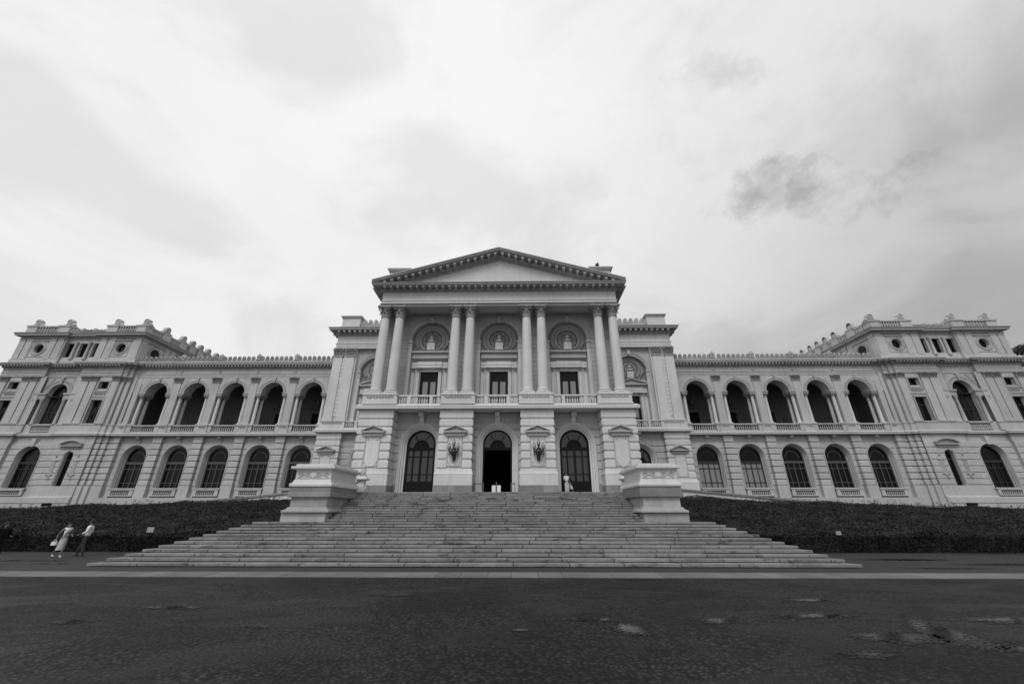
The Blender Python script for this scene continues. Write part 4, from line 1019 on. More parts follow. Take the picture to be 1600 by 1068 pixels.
def antefix_row(m, xa, xb, y, z0, pitch, h, big=()):
    """row of round-headed palmettes joined by small loops"""
    if xa > xb: xa, xb = xb, xa
    n = max(1, int(round((xb-xa)/pitch))); st = (xb-xa)/n
    for i in range(n):
        x = xa+st*(i+.5); w = st*.36
        if any(abs(x-b) < st*.62 for b in big): continue
        pts = [(x-w*.75, z0), (x+w*.75, z0), (x+w, z0+h*.45)]+[(x+w*math.cos(R(t)), z0+h*.55+(h*.45)*math.sin(R(t))) for t in (0, 30, 60, 90, 120, 150, 180)]+[(x-w, z0+h*.45)]
        m.prism_y(pts, y-.10, y+.06, .04)
        m.tube([(x-w*.45, y-.11, z0+h*.12), (x-w*.5, y-.13, z0+h*.6), (x, y-.13, z0+h*.82), (x+w*.5, y-.13, z0+h*.6), (x+w*.45, y-.11, z0+h*.12)], .03, 4)
        m.ball((x, y-.1, z0+h*.42), w*.28, .06, h*.2, 6, 4)
        m.tube([(x+w*.9, y-.02, z0+h*.16), (x+st*.5, y-.02, z0+h*.30), (x+st-w*.9, y-.02, z0+h*.16)], .045, 4) if i < n-1 else None
for s in (-1, 1): lateral(s)

# ---------------------------------------------------------------- arcaded wings
YA, YG = 46.6, 46.75
AC = [23.33+4.785*k for k in range(5)]          # arch centres
PC = [AC[0]-2.39]+[a+2.39 for a in AC]          # pier centres
def wing(s):
    ops = [dict(x=X(s, a), w=1.45, zs=7.82, zb=3.75) for a in AC]
    P('wing_wall', MB().wall(X(s, 20.4), X(s, 45.6), 0.8, STR0, YG, ops, .03), WALL)
    P('wing_base', MB().box(X(s, 20.4), X(s, 45.6), YG-.55, YG+.2, 0.8, 3.55), PAINT)
    arcs = [(X(s, a), 7.82, 1.57) for a in AC]
    for k, pc in enumerate(PC):
        x = X(s, pc); hw = .54
        if k in (0, 5): hw = .35 if k == 5 else .30
        yb = YG-.42
        P('pier_plinth', MB().box(x-hw-.06, x+hw+.06, yb-.05, YG+.05, 3.55, 4.79), PAINT)
        zs = [4.80]+COURSE+[10.19]
        for za, zb in zip(zs, zs[1:]):
            top = zb > 10
            P('pier_block', MB().rbox(x-hw, x+hw, yb+(.02 if top else 0), YG+.05, za+(.025 if za > 4.9 else 0), zb-(.025 if not top else 0), .04), PAINT)
    for a, ar in zip(AC, arcs):
        x = X(s, a)
        rusticate(x-1.84, x+1.84, YG, [(ar[0], ar[1], 1.52)], .06, COURSE, PAINT, 'wall_course', .025, 4.79)
        arched_surround(x, 7.82, 4.55, YG, 1.43, 1.25, YG+.55)
        k = MB(); k.prism_x([(YG-.50, 10.19), (YG-.50, 10.02), (YG-.36, 9.86), (YG-.16, 9.80), (YG-.10, 9.5), (YG, 9.3), (YG, 10.19)], x-.18, x+.18); k.tube([(x-.19, YG-.38, 10.0), (x+.19, YG-.38, 10.0)], .10, 7); P('keystone_console', k, PAINT)
        for sg in (-1, 1):
            P('voussoir_joint', MB().tube([(x+sg*.62, YG-.06, 9.39), (x+sg*.95, YG-.06, 9.39-.32)], .022, 4), TRIM)
        curt = s > 0 and a < AC[2]-1
        arched_window(x, 7.82, 4.55, 1.27, YG+.58, 'ring', 4, WFRAME if curt else WFRAME2, GLASSC if curt else GLASS, 'arched_window', 7.32)
        # sill with short balusters below
        P('window_sill', MB().box(x-1.55, x+1.55, YG-.28, YG+.1, 4.42, 4.56), PAINT)
        balustrade(x-1.42, x+1.42, YG-.08, 3.72, 4.42, .38, 10, .06, 'sill_balustrade')
        P('sill_recess', MB().box(x-1.44, x+1.44, YG+.42, YG+.5, 3.7, 4.5).box(x-1.44, x+1.44, YG-.02, YG+.5, 3.6, 3.76), GALLERY)  # shade behind the balusters put into the colour of the recess
    ye = 46.12
    m = MB(); m.sweep(STRPROF, [(X(s, 20.4), ye+.2), (X(s, 45.5), ye+.2)] if s > 0 else [(X(s, 45.5), ye+.2), (X(s, 20.4), ye+.2)]); P('string_course', m, PAINT)
    # upper arcade: wall above the imposts with soffits, pilasters, columns
    dp = 1.25
    ops = [dict(x=X(s, a), w=1.34, zs=15.42, zb=15.42) for a in AC]
    m = MB().wall(X(s, 20.3), X(s, 45.5), 15.42, 17.42, YA, ops, dp, 22); P('arcade_wall', m, PAINT)
    P('arcade_dado', MB().box(X(s, 20.3), X(s, 45.5), YA-.02, YA+1.2, 10.3, 10.72), PAINT)
    for k, pc in enumerate(PC):
        x = X(s, pc)
        if k < 5 or True:
            w = .86 if 0 < k < 5 else .60
            m = MB(); m.box(x-w/2, x+w/2, YA-.10, YA+1.2, 11.95, 16.68); o = P('pilaster', m, PAINT)
            P('pilaster_base', MB().box(x-w/2-.08, x+w/2+.08, YA-.18, YA+1.22, 11.58, 11.74).box(x-w/2-.04, x+w/2+.04, YA-.14, YA+1.21, 11.74, 11.95), PAINT, o)
            if 0 < k < 5: place_mesh('arcpcap', lambda: cap_flat(.86, .72, .12), 'capital', (x, YA-.10, 16.68), CARVED, o)
            P('pier_pedestal', MB().box(x-.98, x+.98, YA-.12, YA+1.24, 10.72, 11.45).box(x-w/2-.14, x+w/2+.14, YA-.22, YA-.12, 10.64, 11.45).box(x-1.02, x+1.02, YA-.20, YA+1.26, 11.45, 11.58).box(x-w/2-.18, x+w/2+.18, YA-.28, YA-.20, 11.45, 11.58), PAINT, o)
            scroll_relief(x-w/2+.02, x+w/2-.02, YA-.22, 11.1, 11.38, 4, TRIM, o)
    def col_sh():
        m = MB(); m.box(-.25, .25, -.25, .25, 0, .08); m.lathe(0, 0, [(.245, .08), (.26, .12), (.24, .17), (.20, .19), (.215, .24), (.20, .27), (.195, .30), (.193, 1.2), (.165, 3.03), (.165, 3.06), (.19, 3.08), (.19, 3.11), (.165, 3.13)], 14); return m
    def col_cp():
        m = MB(); m.lathe(0, 0, [(.17, 0), (.18, .1), (.21, .22), (.26, .32)], 12)
        for i in range(8):
            a = R(45*i); o = Vector((math.cos(a), math.sin(a), 0)); leaf_strip(m, o*.165, .55, .13, Vector((0, 0, 1)), Vector((-o.y, o.x, 0)), o, .24, .10)
        for sx in (-1, 1):
            for sy in (-1, 1): m.ball((sx*.2, sy*.2, .30), .09, .09, .07, 6, 4)
        m.box(-.29, .29, -.29, .29, .35, .44); return m
    for a in AC:
        for sg in (-1, 1):
            x = X(s, a)+sg*1.62
            for yy in (YA+.18, YA+.98):
                c = empty('arcade_column', (x-XA, yy-40.0, 11.58)); c.parent = BLD
                place_mesh('acol', col_sh, 'shaft', (x, yy, 11.58), PAINT, c, True)
                place_mesh('acap', col_cp, 'capital', (x, yy, 14.71), CARVED, c)
            x0, x1 = X(s, a)+sg*1.32, X(s, a)+sg*1.98
            P('impost_block', MB().box(x0, x1, YA-.04, YA+1.27, 15.15, 15.30).box(x0-sg*.06, x1, YA-.10, YA+1.3, 15.30, 15.42), TRIM)
            P('jamb_pilaster', MB().box(X(s, a)+sg*1.80, X(s, a)+sg*1.98, YA+.45, YA+.75, 11.58, 15.15), WALL)
        x = X(s, a)
        m = MB(); m.arch(x, 15.42, 15.42, [(1.68, YA+.01), (1.68, YA-.07), (1.62, YA-.09), (1.56, YA-.05), (1.42, YA-.04), (1.34, YA-.03), (1.34, YA+.05)], 24); P('archivolt', m, TRIM)
        P('keystone', MB().prism_y([(x-.15, 17.38), (x-.10, 16.74), (x+.10, 16.74), (x+.15, 17.38)], YA-.16, YA+.1), TRIM)
        for sg in (-1, 1): P('spandrel_panel', MB().prism_y([(x+sg*1.85, 15.7), (x+sg*1.85, 17.3), (x+sg*1.0, 17.3)], YA-.03, YA+.05), PAINT)
        balustrade(x-1.36, x+1.36, YA+.10, 10.72, 11.56, 0, 11, .062)
    # gallery interior
    xa, xb = X(s, 20.3), X(s, 45.4)
    m = MB(); m.quad((xa, YA+1.2, 10.70), (xb, YA+1.2, 10.70), (xb, 51.2, 10.70), (xa, 51.2, 10.70)); P('gallery_floor', m, GRANITE)
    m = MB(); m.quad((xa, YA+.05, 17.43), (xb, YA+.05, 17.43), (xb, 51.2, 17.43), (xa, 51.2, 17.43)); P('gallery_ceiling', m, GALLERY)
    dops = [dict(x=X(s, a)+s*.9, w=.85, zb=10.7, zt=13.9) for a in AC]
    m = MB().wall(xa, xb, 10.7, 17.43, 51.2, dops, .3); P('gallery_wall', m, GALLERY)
    for xx in (xa, xb): P('gallery_end', MB().quad((xx, YA+.1, 10.6), (xx, 51.2, 10.6), (xx, 51.2, 17.43), (xx, YA+.1, 17.43)), GALLERY)
    for a in AC:
        x = X(s, a)+s*.9
        f = MB().box(x-.85, x+.85, 51.42, 51.5, 10.7, 13.9); o = P('gallery_door', f, WOOD)
        c = MB().box(x-1.0, x-.85, 51.10, 51.25, 10.7, 13.9).box(x+.85, x+1.0, 51.10, 51.25, 10.7, 13.9).box(x-1.05, x+1.05, 51.05, 51.25, 13.9, 14.15).box(x-1.15, x+1.15, 50.95, 51.25, 14.5, 14.65); P('door_casing', c, GALLERY, o)
        for k in range(3): P('curtain', MB().box(x-2.9+k*.45, x-2.55+k*.45, 51.12, 51.2, 10.8, 13.2), GALLERY, o)
        lm = MB(); lm.tube([(X(s, a), 48.9, 17.4), (X(s, a), 48.9, 15.1)], .02, 4); lm.lathe(X(s, a), 48.9, [(.05, 15.1), (.30, 14.95), (.36, 14.75), (.30, 14.45), (.08, 14.2)], 10); P('hanging_lantern', lm, IRON)
    pth = [(xa, YA-.04), (xb, YA-.04)] if s > 0 else [(xb, YA-.04), (xa, YA-.04)]
    entablature(pth, 17.42, 17.90, 18.46, 19.17, .62, .14, .40, False)
    for pc in PC[1:5]:
        x = X(s, pc)+s*.0
        P('frieze_medallion', MB().prism_y([(x+.19*math.cos(R(t)), 18.18+.19*math.sin(R(t))) for t in range(0, 360, 30)], YA-.12, YA, .03), TRIM)
    # cresting on the roof edge
    P('parapet', MB().box(xa, xb, YA-.55, YA+.1, 19.20, 19.46), WORN)
    big = [X(s, p) for p in PC[1:5]]
    m = MB(); antefix_row(m, X(s, 20.9), X(s, 45.1), YA-.45, 19.46, .585, .60, big); P('cresting', m, TRIM, BLD, False, 'stuff')
    for b in big:
        m = MB(); pts = [(b-.30, 19.46), (b+.30, 19.46), (b+.27, 19.66)]+[(b+.30*math.cos(R(t)), 19.95+.32*math.sin(R(t))) for t in (-20, 10, 40, 70)]+[(b, 20.36)]+[(b+.30*math.cos(R(t)), 19.95+.32*math.sin(R(t))) for t in (110, 140, 170, 200)]+[(b-.27, 19.66)]
        m.prism_y(pts, YA-.62, YA-.28, .06); m.ball((b, YA-.60, 19.95), .17, .10, .2, 8, 5); P('roof_palmette', m, TRIM, BLD, True)
    m = MB(); m.quad((xa, YA-.3, 19.3), (xb, YA-.3, 19.3), (xb, 60, 21.0), (xa, 60, 21.0)); m.quad((xa, 60, .8), (xb, 60, .8), (xb, 60, 21), (xa, 60, 21)); P('roof', m, ROOFM)
for s in (-1, 1): wing(s)

# ---------------------------------------------------------------- corner pavilions
YV = 45.9
PX0, PX1, PM = 46.45, 62.1, 54.27
def shell_acroterion():
    m = MB(); m.box(-.72, .72, -.42, .42, 0, .12)
    for sg in (-1, 1):
        pts = [(sg*(.30+.40*t), 0, .14+.30*(1-t)**1.5) for t in (0, .25, .5, .75, 1)]
        m.tube(pts, [.22, .20, .17, .13, .12], 7); m.ball((sg*.62, 0, .24), .15, .24, .13, 7, 4)
    m.lathe_pts((0, 0, .38), [(math.sin(math.pi*j/8), -math.cos(math.pi*j/8)) for j in range(9)], .36, .26, .34, 12)
    m.ring(0, .66, [(.40, .22), (.40, -.24), (.30, -.30), (.24, -.24), (.24, .22)], 16); m.ball((0, -.1, .66), .24, .22, .24, 8, 5)
    m.ball((0, 0, 1.02), .10, .12, .08, 6, 4); return m
def pavilion(s):
    side = lambda x: X(s, x)
    nx = lambda a, b: (X(s, a), X(s, b))
    # ---- ground floor
    def bay(xa, xb, y, wins, bigs, nm):
        ops = [dict(x=X(s, w), w=.50, zs=7.93, zb=4.68) for w in wins]+[dict(x=X(s, w), w=1.42, zs=7.72, zb=3.75) for w in bigs]
        P('pavilion_wall', MB().wall(X(s, xa), X(s, xb), 0.6, STR0, y, ops, .45), PAINT)
        arcs = [(X(s, w), 7.93, .56) for w in wins]+[(X(s, w), 7.72, 1.52) for w in bigs]
        rusticate(X(s, xa)+.0, X(s, xb), y, arcs, .06, COURSE, PAINT, 'pavilion_course', .028, 4.80)
        P('pavilion_base', MB().box(X(s, xa), X(s, xb), y-.16, y+.1, 0.6, 3.02).box(X(s, xa), X(s, xb), y-.22, y+.1, 3.02, 3.55), PAINT)
        P('base_moulding', MB().sweep([(0, 3.55), (.22, 3.55), (.20, 3.62), (.10, 3.66), (.06, 3.75), (0, 3.75)], mpath(s, [(xa, y), (xb, y)])), PAINT)
        cuts = sorted([X(s, xa), X(s, xb)]+[q for w in bigs for q in (X(s, w)-1.44, X(s, w)+1.44)])
        for q0, q1 in zip(cuts[::2], cuts[1::2]): P('plinth_course', MB().box(q0, q1, y-.07, y+.02, 3.75, 4.74), PAINT)
        for w in wins:
            x = X(s, w)
            f = MB(); f.arch(x, 7.93, 4.68, [(.50, y+.38), (.44, y+.38), (.44, y+.44)], 12); f.box(x-.5, x+.5, y+.36, y+.42, 7.45, 7.55); f.box(x-.02, x+.02, y+.38, y+.42, 4.68, 7.45)
            o = P('narrow_window', f, WFRAME)
            pts = [(x-.48*math.cos(math.pi*q/12), y+.42, 7.93+.48*math.sin(math.pi*q/12)) for q in range(13)]+[(x+.48, y+.42, 7.5), (x-.48, y+.42, 7.5)]
            g = MB(); g.add(pts, [tuple(range(len(pts)))]); P('fanlight_pane', g, GLASS, o)
            P('pane', MB().quad((x-.48, y+.42, 4.68), (x+.48, y+.42, 4.68), (x+.48, y+.42, 7.5), (x-.48, y+.42, 7.5)), GLASS, o)
            # segmental hood
            h = MB(); h.box(x-1.0, x+1.0, y-.16, y+.02, 8.72, 8.98); h.box(x-1.3, x+1.3, y-.36, y+.02, 8.98, 9.10); ho = P('segmental_hood', h, TRIM)
            r = MB(); rr = 2.35; c0 = 9.10+.62-rr
            a0 = math.degrees(math.acos(1.32/rr)); pts = [(x+rr*math.cos(R(a0+(180-2*a0)*q/10)), c0+rr*math.sin(R(a0+(180-2*a0)*q/10))) for q in range(11)]
            low = [(px*.985+x*.015, pz-.13) for px, pz in pts]
            r.prism_y(pts+low[::-1], y-.38, y+.02); P('curved_moulding', r, TRIM, ho)
            t = MB(); t.prism_y(low, y-.12, y+.02); P('tympanum', t, TRIM, ho)
            for sg in (-1, 1):        # hanging carved drops either side
                d = MB(); xx = x+sg*1.25; d.box(xx-.34, xx+.34, y-.17, y-.05, 7.40, 7.50); d.box(xx-.20, xx+.20, y-.12, y-.05, 5.9, 7.40); d.prism_y([(xx-.2, 5.9), (xx, 5.45), (xx+.2, 5.9)], y-.12, y-.05)
                for (qx, qz, q) in ((0, 7.95, .13), (-.28, 5.95, .14), (.28, 5.95, .14), (0, 5.75, .12), (.1, 5.5, .09)): d.ball((xx+qx, y-.12, qz), q, .08, q, 7, 4)
                P('carved_drop', d, TRIM)
        for w in bigs:
            x = X(s, w)
            arched_surround(x, 7.72, 4.5, y, 1.42, 1.30, y+.5)
            arched_window(x, 7.72, 4.5, 1.32, y+.52, 'ring', 4, WFRAME, GLASS, 'arched_window', 7.30)
            P('window_sill', MB().box(x-1.55, x+1.55, y-.28, y+.1, 4.42, 4.54), PAINT)
            balustrade(x-1.4, x+1.4, y-.12, 3.75, 4.42, .30, 10, .06, 'sill_balustrade')
            P('sill_recess', MB().box(x-1.42, x+1.42, y+.40, y+.47, 3.7, 4.5), GALLERY)  # dark colour stands in for the shade of this recess
            P('keystone', MB().prism_y([(x-.26, 9.95), (x-.2, 9.05), (x+.2, 9.05), (x+.26, 9.95)], y-.20, y+.05), PAINT)
            for sg in (-1, 1): P('voussoir_joint', MB().tube([(x+sg*.5, y-.05, 9.9), (x+sg*.3, y-.05, 9.3)], .025, 4), TRIM)
    bay(46.95, 51.75, YV, [49.25], [], 'in'); bay(56.8, PX1, YV, [59.3], [], 'out'); bay(51.75, 56.8, YV+.32, [], [PM], 'mid')
    for a in (51.75, 56.8): P('return_wall', MB().quad((X(s, a), YV, .6), (X(s, a), YV+.33, .6), (X(s, a), YV+.33, STR0), (X(s, a), YV, STR0)), PAINT)
    P('outer_wall', MB().quad((X(s, PX1), YV, .6), (X(s, PX1), 80, .6), (X(s, PX1), 80, 19), (X(s, PX1), YV, 19)), PAINT)
    for k, (wx, y) in enumerate(((49.25, YV), (55.6, YV+.32), (59.3, YV))): 
        P('basement_window', MB().box(X(s, wx)-.55, X(s, wx)+.55, y-.20, y+.05, 2.72, 3.0), DARK)
    # stepped quoins between pavilion and wing
    for k, (a, b, y) in enumerate(((46.38, 46.95, YV+.14), (45.80, 46.38, YV+.34), (45.30, 45.80, YV+.55))):
        x0, x1 = sorted((X(s, a), X(s, b)))
        P('quoin_plinth', MB().box(x0, x1, y-.10, y+.8, 0.6, 4.79), PAINT)
        zs = [4.80]+COURSE+[10.19]
        for za, zb in zip(zs, zs[1:]): P('quoin_block', MB().rbox(x0+.02, x1-.02, y, y+.8, za+.02, zb-.02, .045), PAINT)
        P('quoin_pilaster', MB().box(x0+.05, x1-.05, y+.05, y+.8, 11.58, 17.45), PAINT)
        P('quoin_pedestal', MB().box(x0, x1, y-.05, y+.8, 10.6, 11.45).box(x0-.03, x1+.03, y-.10, y+.8, 11.45, 11.58), PAINT)
        if k < 2: place_mesh('qcap', lambda: cap_flat(.46, .66, .2), 'capital', ((x0+x1)/2, y+.05, 16.78), CARVED, BLD)
    sp = [(45.3, YA+.3), (45.3, YV+.55), (45.8, YV+.55), (45.8, YV+.34), (46.38, YV+.34), (46.38, YV+.14), (46.95, YV+.14), (46.95, YV), (51.75, YV), (51.75, YV+.32), (56.8, YV+.32), (56.8, YV), (PX1, YV), (PX1, 78)]
    P('string_course', MB().sweep(STRPROF, mpath(s, sp)), PAINT)
    # ---- principal floor
    for a, b, wins in ((46.95, 52.35, (48.68,)), (56.2, PX1, (59.85,))):
        lo = [dict(x=X(s, w), w=.68, zb=11.68, zt=14.48) for w in wins]; hi = [dict(x=X(s, w), w=.60, zb=15.88, zt=16.78) for w in wins]
        P('upper_wall', MB().wall(X(s, a), X(s, b), 10.6, 15.2, YV+.1, lo, .4), PAINT); P('upper_wall', MB().wall(X(s, a), X(s, b), 15.2, 17.5, YV+.1, hi, .4), PAINT)
        for w in wins:
            x = X(s, w); y = YV+.5
            f = MB().box(x-.68, x+.68, y-.05, y+.03, 13.55, 13.65).box(x-.68, x-.60, y-.05, y+.03, 11.68, 14.48).box(x+.60, x+.68, y-.05, y+.03, 11.68, 14.48).box(x-.03, x+.03, y-.05, y+.03, 11.68, 13.55); o = P('window', f, WFRAME)
            P('pane', MB().quad((x-.66, y, 11.68), (x+.66, y, 11.68), (x+.66, y, 13.6), (x-.66, y, 13.6)), GLASS, o); P('transom_pane', MB().quad((x-.66, y, 13.6), (x+.66, y, 13.6), (x+.66, y, 14.48), (x-.66, y, 14.48)), GLASS, o)
            cu = MB().prism_y([(x-.6, 11.7), (x-.1, 11.7), (x-.45, 12.6), (x-.05, 13.5), (x-.6, 13.5)], y-.005, y+.01); P('curtain', cu, CURTAIN, o)
            fr = MB().box(x-.86, x-.68, YV+.02, YV+.12, 11.55, 14.62).box(x+.68, x+.86, YV+.02, YV+.12, 11.55, 14.62).box(x-.68, x+.68, YV+.02, YV+.12, 14.48, 14.62); P('window_casing', fr, TRIM, o)
            f = MB().box(x-.60, x-.53, y-.05, y+.03, 15.88, 16.78).box(x+.53, x+.60, y-.05, y+.03, 15.88, 16.78).box(x-.03, x+.03, y-.05, y+.03, 15.88, 16.78); o = P('square_window', f, WFRAME)
            P('pane', MB().quad((x-.6, y, 15.88), (x+.6, y, 15.88), (x+.6, y, 16.78), (x-.6, y, 16.78)), GLASS, o)
            fr = MB().box(x-.80, x-.60, YV+.03, YV+.12, 15.75, 16.92).box(x+.60, x+.80, YV+.03, YV+.12, 15.75, 16.92).box(x-.60, x+.60, YV+.03, YV+.12, 16.78, 16.92).box(x-.92, x+.92, YV+.03, YV+.12, 14.82, 15.0).box(x-.92, x+.92, YV+.03, YV+.12, 15.5, 15.68); P('window_casing', fr, TRIM, o)
            scroll_relief(x-.7, x+.7, YV+.06, 15.08, 15.42, 5)
    ops = [dict(x=X(s, PM), w=1.14, zs=15.38, zb=11.68)]
    P('upper_wall', MB().wall(X(s, 51.6), X(s, 56.95), 15.0, 17.5, YV+.40, [dict(x=X(s, PM), w=1.14, zs=15.38, zb=15.0)], .5), PAINT)
    P('upper_wall', MB().wall(X(s, 51.6), X(s, 56.95), 10.6, 15.0, YV+.40, [dict(x=X(s, PM), w=1.14, zb=11.68, zt=15.0), dict(x=X(s, PM)-1.92, w=.30, zb=11.68, zt=14.45), dict(x=X(s, PM)+1.92, w=.30, zb=11.68, zt=14.45)], .5), PAINT)
    x = X(s, PM); y = YV+.88
    f = MB(); f.arch(x, 15.38, 11.68, [(1.14, y-.05), (1.06, y-.05), (1.06, y+.03)]); f.box(x-1.1, x+1.1, y-.07, y+.03, 14.92, 15.06); f.box(x-1.1, x+1.1, y-.05, y+.03, 13.1, 13.2); f.box(x-.04, x+.04, y-.05, y+.03, 11.68, 14.92)
    o = P('palladian_window', f, WFRAME)
    pts = [(x-1.1*math.cos(math.pi*q/14), y, 15.38+1.1*math.sin(math.pi*q/14)) for q in range(15)]+[(x+1.1, y, 15.0), (x-1.1, y, 15.0)]
    g = MB(); g.add(pts, [tuple(range(len(pts)))]); P('fanlight_pane', g, GLASS, o)
    for a, b in ((-1.1, 0), (0, 1.1)):
        for za, zb in ((11.68, 13.15), (13.15, 15.0)): P('pane', MB().quad((x+a, y, za), (x+b, y, za), (x+b, y, zb), (x+a, y, zb)), GLASS, o)
    for sg in (-1, 1):
        P('pane', MB().quad((x+sg*1.92-.3, y-.1, 11.68), (x+sg*1.92+.3, y-.1, 11.68), (x+sg*1.92+.3, y-.1, 14.45), (x+sg*1.92-.3, y-.1, 14.45)), GLASS, o)
        c = MB(); c.prism_y([(x+sg*.15, 11.7), (x+sg*1.0, 11.7), (x+sg*1.0, 14.8), (x+sg*.35, 14.8), (x+sg*.6, 13.0)], y-.012, y-.006); P('curtain', c, CURTAIN, o)
        im = MB().box(x+sg*1.12, x+sg*2.42, YV+.15, YV+.45, 14.62, 15.16).box(x+sg*1.04, x+sg*2.5, YV+.06, YV+.45, 15.16, 15.38); P('impost_block', im, TRIM)
        for px in (1.36, 2.36):
            m = MB(); m.lathe(x+sg*px, YV+.26, [(.20, 11.58), (.22, 11.66), (.18, 11.76), (.175, 12.5), (.15, 14.25), (.18, 14.30), (.22, 14.5), (.26, 14.62)], 12); P('window_column', m, PAINT, BLD, True)
    P('archivolt', MB().arch(x, 15.38, 15.38, [(1.72, YV+.41), (1.72, YV+.28), (1.62, YV+.24), (1.5, YV+.30), (1.28, YV+.31), (1.22, YV+.26), (1.14, YV+.30), (1.14, YV+.5)], 22), TRIM)
    for sg in (-1, 1): P('spandrel_panel', MB().prism_y([(x+sg*2.2, 15.5), (x+sg*2.2, 17.3), (x+sg*1.05, 17.3)], YV+.34, YV+.42), TRIM)
    P('keystone', MB().prism_y([(x-.2, 17.42), (x-.13, 16.5), (x+.13, 16.5), (x+.2, 17.42)], YV+.15, YV+.45), TRIM)
    balustrade(x-1.15, x+1.15, YV+.30, 10.72, 11.58, 0, 10, .06)
    for a, b in ((46.95, 52.3), (56.2, PX1)): P('upper_plinth', MB().box(X(s, a), X(s, b), YV-.0, YV+.2, 10.6, 11.5).box(X(s, a-.03), X(s, b+.03), YV-.06, YV+.2, 11.5, 11.6), PAINT)
    for a, b in ((52.33, 53.1), (55.45, 56.17)): P('upper_plinth', MB().box(X(s, a), X(s, b), YV+.2, YV+.45, 10.6, 11.58), PAINT)
    for px in (47.25, 50.02, 51.05, 57.5, 58.5, 61.25):
        x = X(s, px); w = .84
        m = MB().box(x-w/2, x+w/2, YV-.05, YV+.15, 11.95, 16.8); o = P('pilaster', m, PAINT)
        P('pilaster_base', MB().box(x-w/2-.07, x+w/2+.07, YV-.12, YV+.15, 11.6, 11.75).box(x-w/2-.03, x+w/2+.03, YV-.09, YV+.15, 11.75, 11.95), PAINT, o)
        place_mesh('pvcap', lambda: cap_flat(.84, .66, .15), 'capital', (x, YV-.05, 16.8), CARVED, o)
    for px in (50.02, 57.5, 51.05, 58.5):
        for k in range(10): P('upper_course', MB().cbox(X(s, px)+.46, X(s, px)+.6, YV+.06, YV+.12, 12.0+k*.48+.01, 12.0+(k+1)*.48-.01, .01), PAINT)
    ep = [(45.3, YA+.4), (45.3, YV+.6), (45.85, YV+.6), (45.85, YV+.36), (46.4, YV+.36), (46.4, YV+.16), (46.95, YV+.16), (46.95, YV), (52.1, YV), (52.1, YV+.32), (56.5, YV+.32), (56.5, YV), (PX1-.1, YV), (PX1-.1, 78)]
    entablature(mpath(s, ep), 17.45, 17.95, 18.45, 19.08, .72, .15, .40, False)
    scroll_relief(min(X(s, 52.3), X(s, 56.3)), max(X(s, 52.3), X(s, 56.3)), YV+.31, 18.0, 18.4, 10)
    # ---- attic storey
    YT = YV+.55; ax0, ax1 = 46.55, 62.55
    at = [(ax0, 78), (ax0, YT), (52.0, YT), (52.0, YT+.3), (56.55, YT+.3), (56.55, YT), (ax1, YT), (ax1, 78)]
    P('attic_plinth', MB().sweep([(-.3, 19.1), (.12, 19.1), (.12, 19.88), (.04, 19.95), (-.3, 19.95)], mpath(s, at)), PAINT)
    for a, b, oc in ((ax0, 52.0, 48.98), (56.55, ax1, 59.66)):
        x = X(s, oc); zc = 21.38
        m = MB(); r = .64; zlo, zhi = 19.9, 22.65; xa, xb = sorted((X(s, a), X(s, b)))      # wall with a round hole
        n = 24; cir = [(x+r*math.cos(2*math.pi*q/n), zc+r*math.sin(2*math.pi*q/n)) for q in range(n)]
        def edge(q):
            an = 2*math.pi*q/n; c, sn = math.cos(an), math.sin(an); k = min((1.1)/max(abs(c), 1e-6), 1.1/max(abs(sn), 1e-6)); return (x+c*k, zc+sn*k)
        for q in range(n):
            e0, e1 = edge(q), edge(q+1); c0, c1 = cir[q], cir[(q+1) % n]
            m.quad((c0[0], YT, c0[1]), (c1[0], YT, c1[1]), (e1[0], YT, e1[1]), (e0[0], YT, e0[1]))
        m.quad((xa, YT, zlo), (x-1.1, YT, zlo), (x-1.1, YT, zhi), (xa, YT, zhi)); m.quad((x+1.1, YT, zlo), (xb, YT, zlo), (xb, YT, zhi), (x+1.1, YT, zhi))
        m.quad((x-1.1, YT, zlo), (x+1.1, YT, zlo), (x+1.1, YT, zc-1.1), (x-1.1, YT, zc-1.1)); m.quad((x-1.1, YT, zc+1.1), (x+1.1, YT, zc+1.1), (x+1.1, YT, zhi), (x-1.1, YT, zhi))
        P('attic_wall', m, PAINT)
        o = P('oculus', MB().ring(x, zc, [(.95, YT+.01), (.95, YT-.07), (.88, YT-.10), (.80, YT-.04), (.70, YT-.04), (.66, YT-.08), (.60, YT-.03), (.60, YT+.35)], 26), TRIM)
        P('pane', MB().disc(x, zc, .62, YT+.32), GLASS, o)
        P('attic_panel', MB().box(x-1.15, x-1.05, YT-.05, YT+.02, 20.3, 22.2).box(x+1.05, x+1.15, YT-.05, YT+.02, 20.3, 22.2).box(x-1.15, x+1.15, YT-.05, YT+.02, 22.2, 22.28).box(x-1.15, x+1.15, YT-.05, YT+.02, 20.22, 20.3).box(x-1.25, x+1.25, YT-.14, YT+.02, 22.42, 22.55), TRIM)
    for px in (46.95, 50.35, 51.45, 57.1, 58.1, 61.2, 62.15):
        x = X(s, px); w = .78
        o = P('attic_pilaster', MB().box(x-w/2, x+w/2, YT-.10, YT+.1, 19.95, 22.40), PAINT)
        P('capital', MB().box(x-w/2-.03, x+w/2+.03, YT-.13, YT+.1, 22.40, 22.48).box(x-w/2, x+w/2, YT-.12, YT+.1, 22.48, 22.66).box(x-w/2-.06, x+w/2+.06, YT-.17, YT+.1, 22.66, 22.74), TRIM, o)
    for a in (52.0, 56.55): P('attic_return', MB().box(X(s, a)-.03, X(s, a)+.03, YT-.01, YT+.45, 19.9, 22.8), PAINT)
    wx = [52.5, PM, 56.04]
